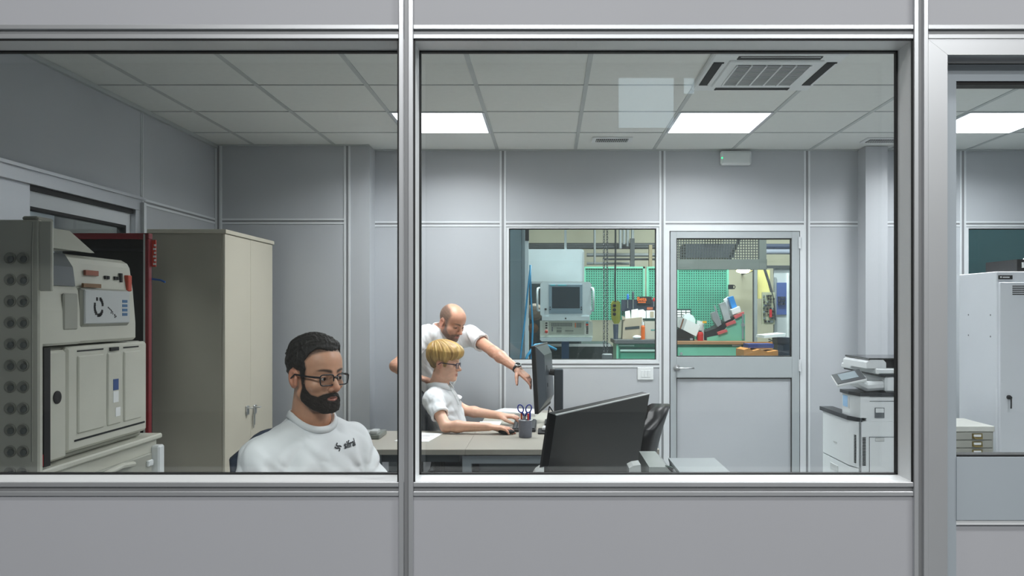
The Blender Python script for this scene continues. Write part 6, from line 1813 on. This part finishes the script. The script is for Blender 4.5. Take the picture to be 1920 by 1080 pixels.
def glasses(t, h, m, lw=.025, lh=.017, yy=.1005, zz=-.004, thick=.0024):
    C, hr, hf, hu, hs = h['C'], h['hr'], h['hf'], h['hu'], h['hs']
    def w_(x, y, z): return Vector(C + (hr * x + hf * y + hu * z) * hs)
    g = bpy.data.objects.new('glasses', None); COL.objects.link(g); g.parent = t
    g.location = w_(0, yy, zz) - wloc(t)
    for sx in (-1, 1):
        cx = .0325 * sx
        pts = []
        for i in range(32):
            a = 2 * math.pi * i / 32; ca, sa = math.cos(a), math.sin(a)
            e = .42
            px = cx + lw * math.copysign(abs(ca) ** e, ca); pzz = zz + lh * math.copysign(abs(sa) ** e, sa) * (1.0 if sa > 0 else .98)
            px -= sx * .0015 * (sa < 0)
            pts.append(w_(px, yy - abs(px) * .10, pzz))
        MB().tube(pts, thick, 7, closed=True).build('rim', m, g, True)
        c = sum(pts, Vector()) / len(pts)
        mkmesh('lens', [tuple(p) for p in pts] + [tuple(p + Vector(hf) * .0012) for p in pts], [tuple(range(32)), tuple(range(63, 31, -1))] + [(i, (i + 1) % 32, 32 + (i + 1) % 32, 32 + i) for i in range(32)], LENS, None, False, g)
        MB().tube([w_(sx * (.0325 + lw), yy - .006, zz + lh * .55), w_(sx * .069, yy - .018, zz + lh * .55), w_(sx * .077, .05, zz + lh * .55), w_(sx * .081, -.002, zz + lh * .6), w_(sx * .082, -.02, zz - .004)], [.0030, .0034, .0030, .0028, .0022], 6).build('temple', m, g)
    MB().tube([w_(-.0325 + lw, yy - .002, zz + .007), w_(-.004, yy + .004, zz + .010), w_(.004, yy + .004, zz + .010), w_(.0325 - lw, yy - .002, zz + .007)], .0024, 6).build('bridge', m, g)
    return g

def hair_fn(poly, thick, seed, fr, amp, comb=None, taper=.03, recess=0.0):
    def fn(P):
        s = skull_sdf(P); x, y, z = P
        tk = thick(x, y, z)
        if comb is None: n = wav(P, seed, fr)
        else: n = comb(x, y, z)
        rg0 = poly_sd(y[0] + 0 * z[0], z[0] + 0 * y[0], poly)[None]
        tp = np.clip(-rg0 / taper, 0, 1); tp = tp * (2 - tp)
        d = s - (tk + amp * n) * (.12 + .88 * tp)
        rg = rg0 if True else poly_sd(np.broadcast_to(y[0], (1,) + np.broadcast(y, z).shape[1:])[0] if False else (y[0] + 0 * z[0]), (z[0] + 0 * y[0]), poly)[None]
        d = smax(d, rg + .005 * n + recess * np.exp(-((np.abs(x) - .044) / .017) ** 2) * np.clip((y - .01) / .03, 0, 1), .005)
        return np.broadcast_to(d, np.broadcast(x, y, z).shape).copy()
    return fn
# ---- bearded man in front
DARKHAIR = mat_hair('dark_brown_hair', (9, 8, 8), (38, 32, 28), (60, 60, 25))
BEARD = mat_hair('dark_beard', (12, 9, 8), (46, 34, 27), (70, 70, 50), .75)
h1 = frame(R(55), R(4))
poly1 = [(.13, .090), (.078, .085), (.050, .072), (.034, .050), (.040, .030), (.036, .006), (.033, -.032), (.012, -.032), (.010, .014), (-.022, .024), (-.036, .0), (-.040, -.052), (-.062, -.078), (-.14, -.06), (-.14, .18), (.13, .18)]
def tk1(x, y, z): return .005 + .012 * np.clip((z - .03) / .08, 0, 1) 
bpoly1 = [(.034, -.020), (.014, -.022), (.010, -.060), (.006, -.085), (.030, -.125), (.13, -.13), (.13, -.050), (.090, -.0475), (.078, -.054), (.066, -.062), (.050, -.056), (.040, -.040)]
def beard1(P):
    x, y, z = P
    s = head_sdf(P, False); n = wav(P, 3, 520)
    rg = poly_sd(y[0] + 0 * z[0], z[0] + 0 * y[0], bpoly1)[None]
    tp = np.clip(-rg / .018, 0, 1)
    d = s - (.0032 + .0038 * np.clip((-.05 - z) / .04, 0, 1) + .0018 * n) * (.15 + .85 * tp)
    d = smax(d, rg + .0015 * n, .006)
    # lips and the bare spots beside them stay free, moustache above
    d = smax(d, -ell((np.abs(x), y, z), (0, .100, -.0685), (.0235, .030, .0078)), .003)
    return np.broadcast_to(d, np.broadcast(x, y, z).shape).copy()
curl_flat = ((.25, .25, .15), (.22, .25, .15), (.22, .28, .15), (.25, .3, .2))
N1 = Vector((-.775, 2.66, 1.152))
pd1 = dict(label='bearded man in glasses and white T-shirt seated behind the left window', C=(-.743, 2.605, 1.297), head=h1, N=N1, P=(-.80, 2.70, .62), torso=frame(R(46)),
    S={'R': (-.890, 2.54, 1.050), 'L': (-.672, 2.78, 1.058)}, E={'R': (-.945, 2.50, .815), 'L': (-.575, 2.80, .835)}, W={'R': (-.72, 2.40, .785), 'L': (-.36, 2.68, .785)},
    hand={'R': dict(d=(1, -.25, -.02), n=(0, 0, -1), thumb=(.2, 1, 0), curls=curl_flat), 'L': dict(d=(1, -.35, -.02), n=(0, 0, -1), thumb=(-.3, -1, 0), curls=curl_flat)},
    K={'R': (-.45, 2.36, .56), 'L': (-.38, 2.58, .56)}, A={'R': (-.42, 2.38, .09), 'L': (-.34, 2.60, .09)},
    skin=(220, 166, 136), lip=(168, 106, 98), brow=(30, 22, 18), eye_open=True, fine=True, grid=(.005, .0024), collar='crew', sleeve=.86, cuff=.074, ease=.008, shirt_grid=.0042, fold=.0044, seed=4, sh=.052,
    logo=(.062, -.088, .030), hs=.955, neck=1.02, gaze=Vector((.93, -.36, -.06)), collar_up=.004,
    stubble=[(bpoly1, (58, 42, 34), .8, .006), (poly1, (30, 24, 22), .9, .008)],
    growth=[('hair', hair_fn(poly1, tk1, 8, 300, .0036, None, .045, .016), DARKHAIR, .0027), ('beard', beard1, BEARD, .0023)])
t1, hh1 = make_person('person', pd1)
glasses(t1, hh1, mat('black_acetate', (18, 26, 34), .3), .0255, .0180, .1015, -.006, .0021)

# ---- blond young man at the corner desk
BLOND = mat('blond_hair', (186, 148, 84), .5)
HAIRV = mat_skin('hair_strands')
def blond_cols(v):
    x, y, z = v.T
    th, po = crown(x, y, z)
    n = .5 + .20 * np.sin(th * 27 + 3 * np.sin(po * 2.3)) + .16 * np.sin(th * 61 - 3 * po + 2 * np.sin(th * 5)) + .16 * np.sin(th * 9 + 2.2 * np.sin(po * 3.1) + .8)
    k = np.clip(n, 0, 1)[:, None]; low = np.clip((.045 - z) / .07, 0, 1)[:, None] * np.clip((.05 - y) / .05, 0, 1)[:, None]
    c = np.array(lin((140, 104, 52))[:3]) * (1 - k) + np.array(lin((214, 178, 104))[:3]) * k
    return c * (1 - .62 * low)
h2 = frame(R(82), R(7))
poly2 = [(.14, .036), (.088, .034), (.066, .026), (.048, .030), (.036, .006), (.030, -.022), (.014, -.022), (.010, .010), (-.026, .010), (-.040, -.030), (-.050, -.066), (-.14, -.062), (-.14, .18), (.14, .18)]
def tk2(x, y, z): return .010 + .020 * np.clip((z + .01) / .09, 0, 1) + .008 * np.clip((-y) / .08, 0, 1) * np.clip((z + .02) / .05, 0, 1) + .010 * np.clip((y - .04) / .05, 0, 1) * np.clip((z - .04) / .05, 0, 1)
def crown(x, y, z):
    """strand angle and polar distance around the whorl at the back of the crown"""
    qx, qy, qz = x, y + .03, z - .02
    ca, sa = math.cos(R(22)), math.sin(R(22))
    v1 = qy * ca + qz * sa; v2 = -qy * sa + qz * ca
    th = np.arctan2(qx, v1); rho = np.sqrt(qx ** 2 + v1 ** 2)
    return th, np.arctan2(rho, v2)
def comb2(x, y, z):
    th, po = crown(x, y, z); w_ = np.clip(po / .45, 0, 1)
    return w_ * (.55 * np.sin(th * 9 + 2.2 * np.sin(po * 3.1) + .8) + .35 * np.sin(th * 21 + 3.0 * np.sin(po * 2.3)) + .25 * np.sin(th * 37 - 2 * po))
curl_key = ((.35, .45, .3), (.30, .45, .3), (.30, .5, .3), (.3, .5, .3))
pd2 = dict(label='blond young man in white polo shirt seated at the corner desk', C=(-.690, 5.40, 1.156), head=h2, N=(-.735, 5.41, 1.000), P=(-.64, 5.42, .53), torso=frame(R(74)),
    S={'R': (-.748, 5.245, .935), 'L': (-.722, 5.575, .935)}, E={'R': (-.640, 5.075, .782), 'L': (-.585, 5.625, .815)}, W={'R': (-.372, 5.04, .785), 'L': (-.325, 5.49, .795)},
    hand={'R': dict(d=(1, -.03, -.10), n=(.05, 0, -1), thumb=(0, 1, -.2), curls=((.10, .35, .25), (.10, .35, .25), (.15, .4, .3), (.2, .4, .3))),
          'L': dict(d=(1, -.30, -.02), n=(.1, 0, -1), thumb=(-.2, -1, -.2), curls=curl_key)},
    K={'R': (-.24, 5.32, .52), 'L': (-.24, 5.56, .52)}, A={'R': (-.28, 5.32, .09), 'L': (-.28, 5.56, .09)}, foot=(1, 0, 0),
    skin=(234, 186, 160), lip=(200, 130, 118), brow=(150, 112, 70), brow_amt=.5, grid=(.0034, .003), collar='polo', sleeve=.62, cuff=.070, ease=.0, shirt_grid=.005, fold=.004, seed=9, build=.92,
    logo=(.042, -.125, .026), hs=.99, neck=.92, jaw=.95, collar_axis=(-.25, 0, 1),
    stubble=[(poly2, (150, 112, 60), .8, .008)],
    growth=[('hair', hair_fn(poly2, tk2, 8, 200, .0042, comb2), HAIRV, .0028)], hair_cols=blond_cols)
t2, hh2 = make_person('person', pd2)
glasses(t2, hh2, mat('navy_acetate', (26, 30, 66), .3), .0245, .0165, .1015, -.006)

# ---- balding man leaning over him
h3 = frame(R(52), R(26), R(0))
poly3 = [(.040, .066), (.034, .040), (.030, .0), (.028, -.03), (.010, -.03), (.008, .014), (-.024, .022), (-.036, .0), (-.042, -.060), (-.14, -.06), (-.14, .085), (-.06, .105), (-.0, .098)]
bpoly3 = [(.032, -.010), (.012, -.015), (.006, -.085), (.030, -.125), (.13, -.13), (.13, -.050), (.088, -.048), (.074, -.056), (.062, -.066), (.048, -.060), (.040, -.040)]
SR3 = (-.852, 5.70, 1.335)
pd3 = dict(label='balding bearded man in white polo shirt leaning over and pointing at the monitor', C=(-.690, 5.80, 1.418), head=h3, N=(-.772, 5.862, 1.345), P=(-.86, 5.98, .93), torso=frame(R(46)),
    S={'R': SR3, 'L': (-.575, 5.985, 1.325)}, E={'R': (-1.035, 5.53, 1.125), 'L': (-.392, 5.79, 1.208)}, W={'R': (-.875, 5.455, 1.055), 'L': (-.212, 5.59, 1.096)},
    hand={'R': dict(d=(1, -.15, -.25), n=(.1, 0, -1), thumb=(0, .6, .3), curls=((.5, .7, .4), (.5, .7, .4), (.5, .7, .4), (.5, .7, .4)), size=1.0),
          'L': dict(d=(.72, -.50, -.62), n=(-.35, .35, -.75), thumb=(-.55, -.55, -.45), curls=((.0, .15, .1), (.25, .35, .2), (.35, .4, .3), (.4, .5, .3)), spread=(.05, .0, -.03, -.08), th=(.75, .65), thumb_curl=.15)},
    K={'R': (-.98, 5.90, .50), 'L': (-.80, 6.08, .50)}, A={'R': (-1.02, 5.98, .09), 'L': (-.86, 6.14, .09)},
    skin=(218, 164, 138), lip=(176, 112, 104), brow=(70, 54, 44), brow_amt=.8, grid=(.0036, .003), collar='polo', sleeve=.50, cuff=.078, ease=.012, shirt_grid=.005, fold=.0045, seed=14, build=1.06,
    logo=(.072, -.112, .030), hs=1.04, neck=1.1, arm_hair=.28, collar_axis=(.25, -.22, 1), collar_up=.03, hem=.08,
    stubble=[(bpoly3, (74, 66, 62), .88, .010), (poly3, (92, 82, 74), .9, .016)])
t3, hh3 = make_person('person', pd3)
# watch on his left wrist
Wv = Vector(pd3['W']['L']); dv = (Wv - Vector(pd3['E']['L'])).normalized()
wc = Wv - dv * .012
wn = bpy.data.objects.new('wristwatch', None); COL.objects.link(wn); wn.parent = t3; wn.location = wc - wloc(t3)
MB().lathe(wc - dv * .012, [(.0285, 0), (.0315, .001), (.0315, .023), (.0285, .024)], 24, axis=dv).build('strap', BLACKM, wn, True)
up3 = Vector((.35, -.55, .76)); up3 = (up3 - dv * up3.dot(dv)).normalized()
MB().lathe(wc + up3 * .028, [(.0225, 0), (.0235, .004), (.0225, .010), (.019, .011)], 24, axis=up3).build('case', STEEL, wn, True)
MB().lathe(wc + up3 * .0385, [(.0185, 0), (.018, .001)], 24, axis=up3).build('dial', BLACKG, wn)
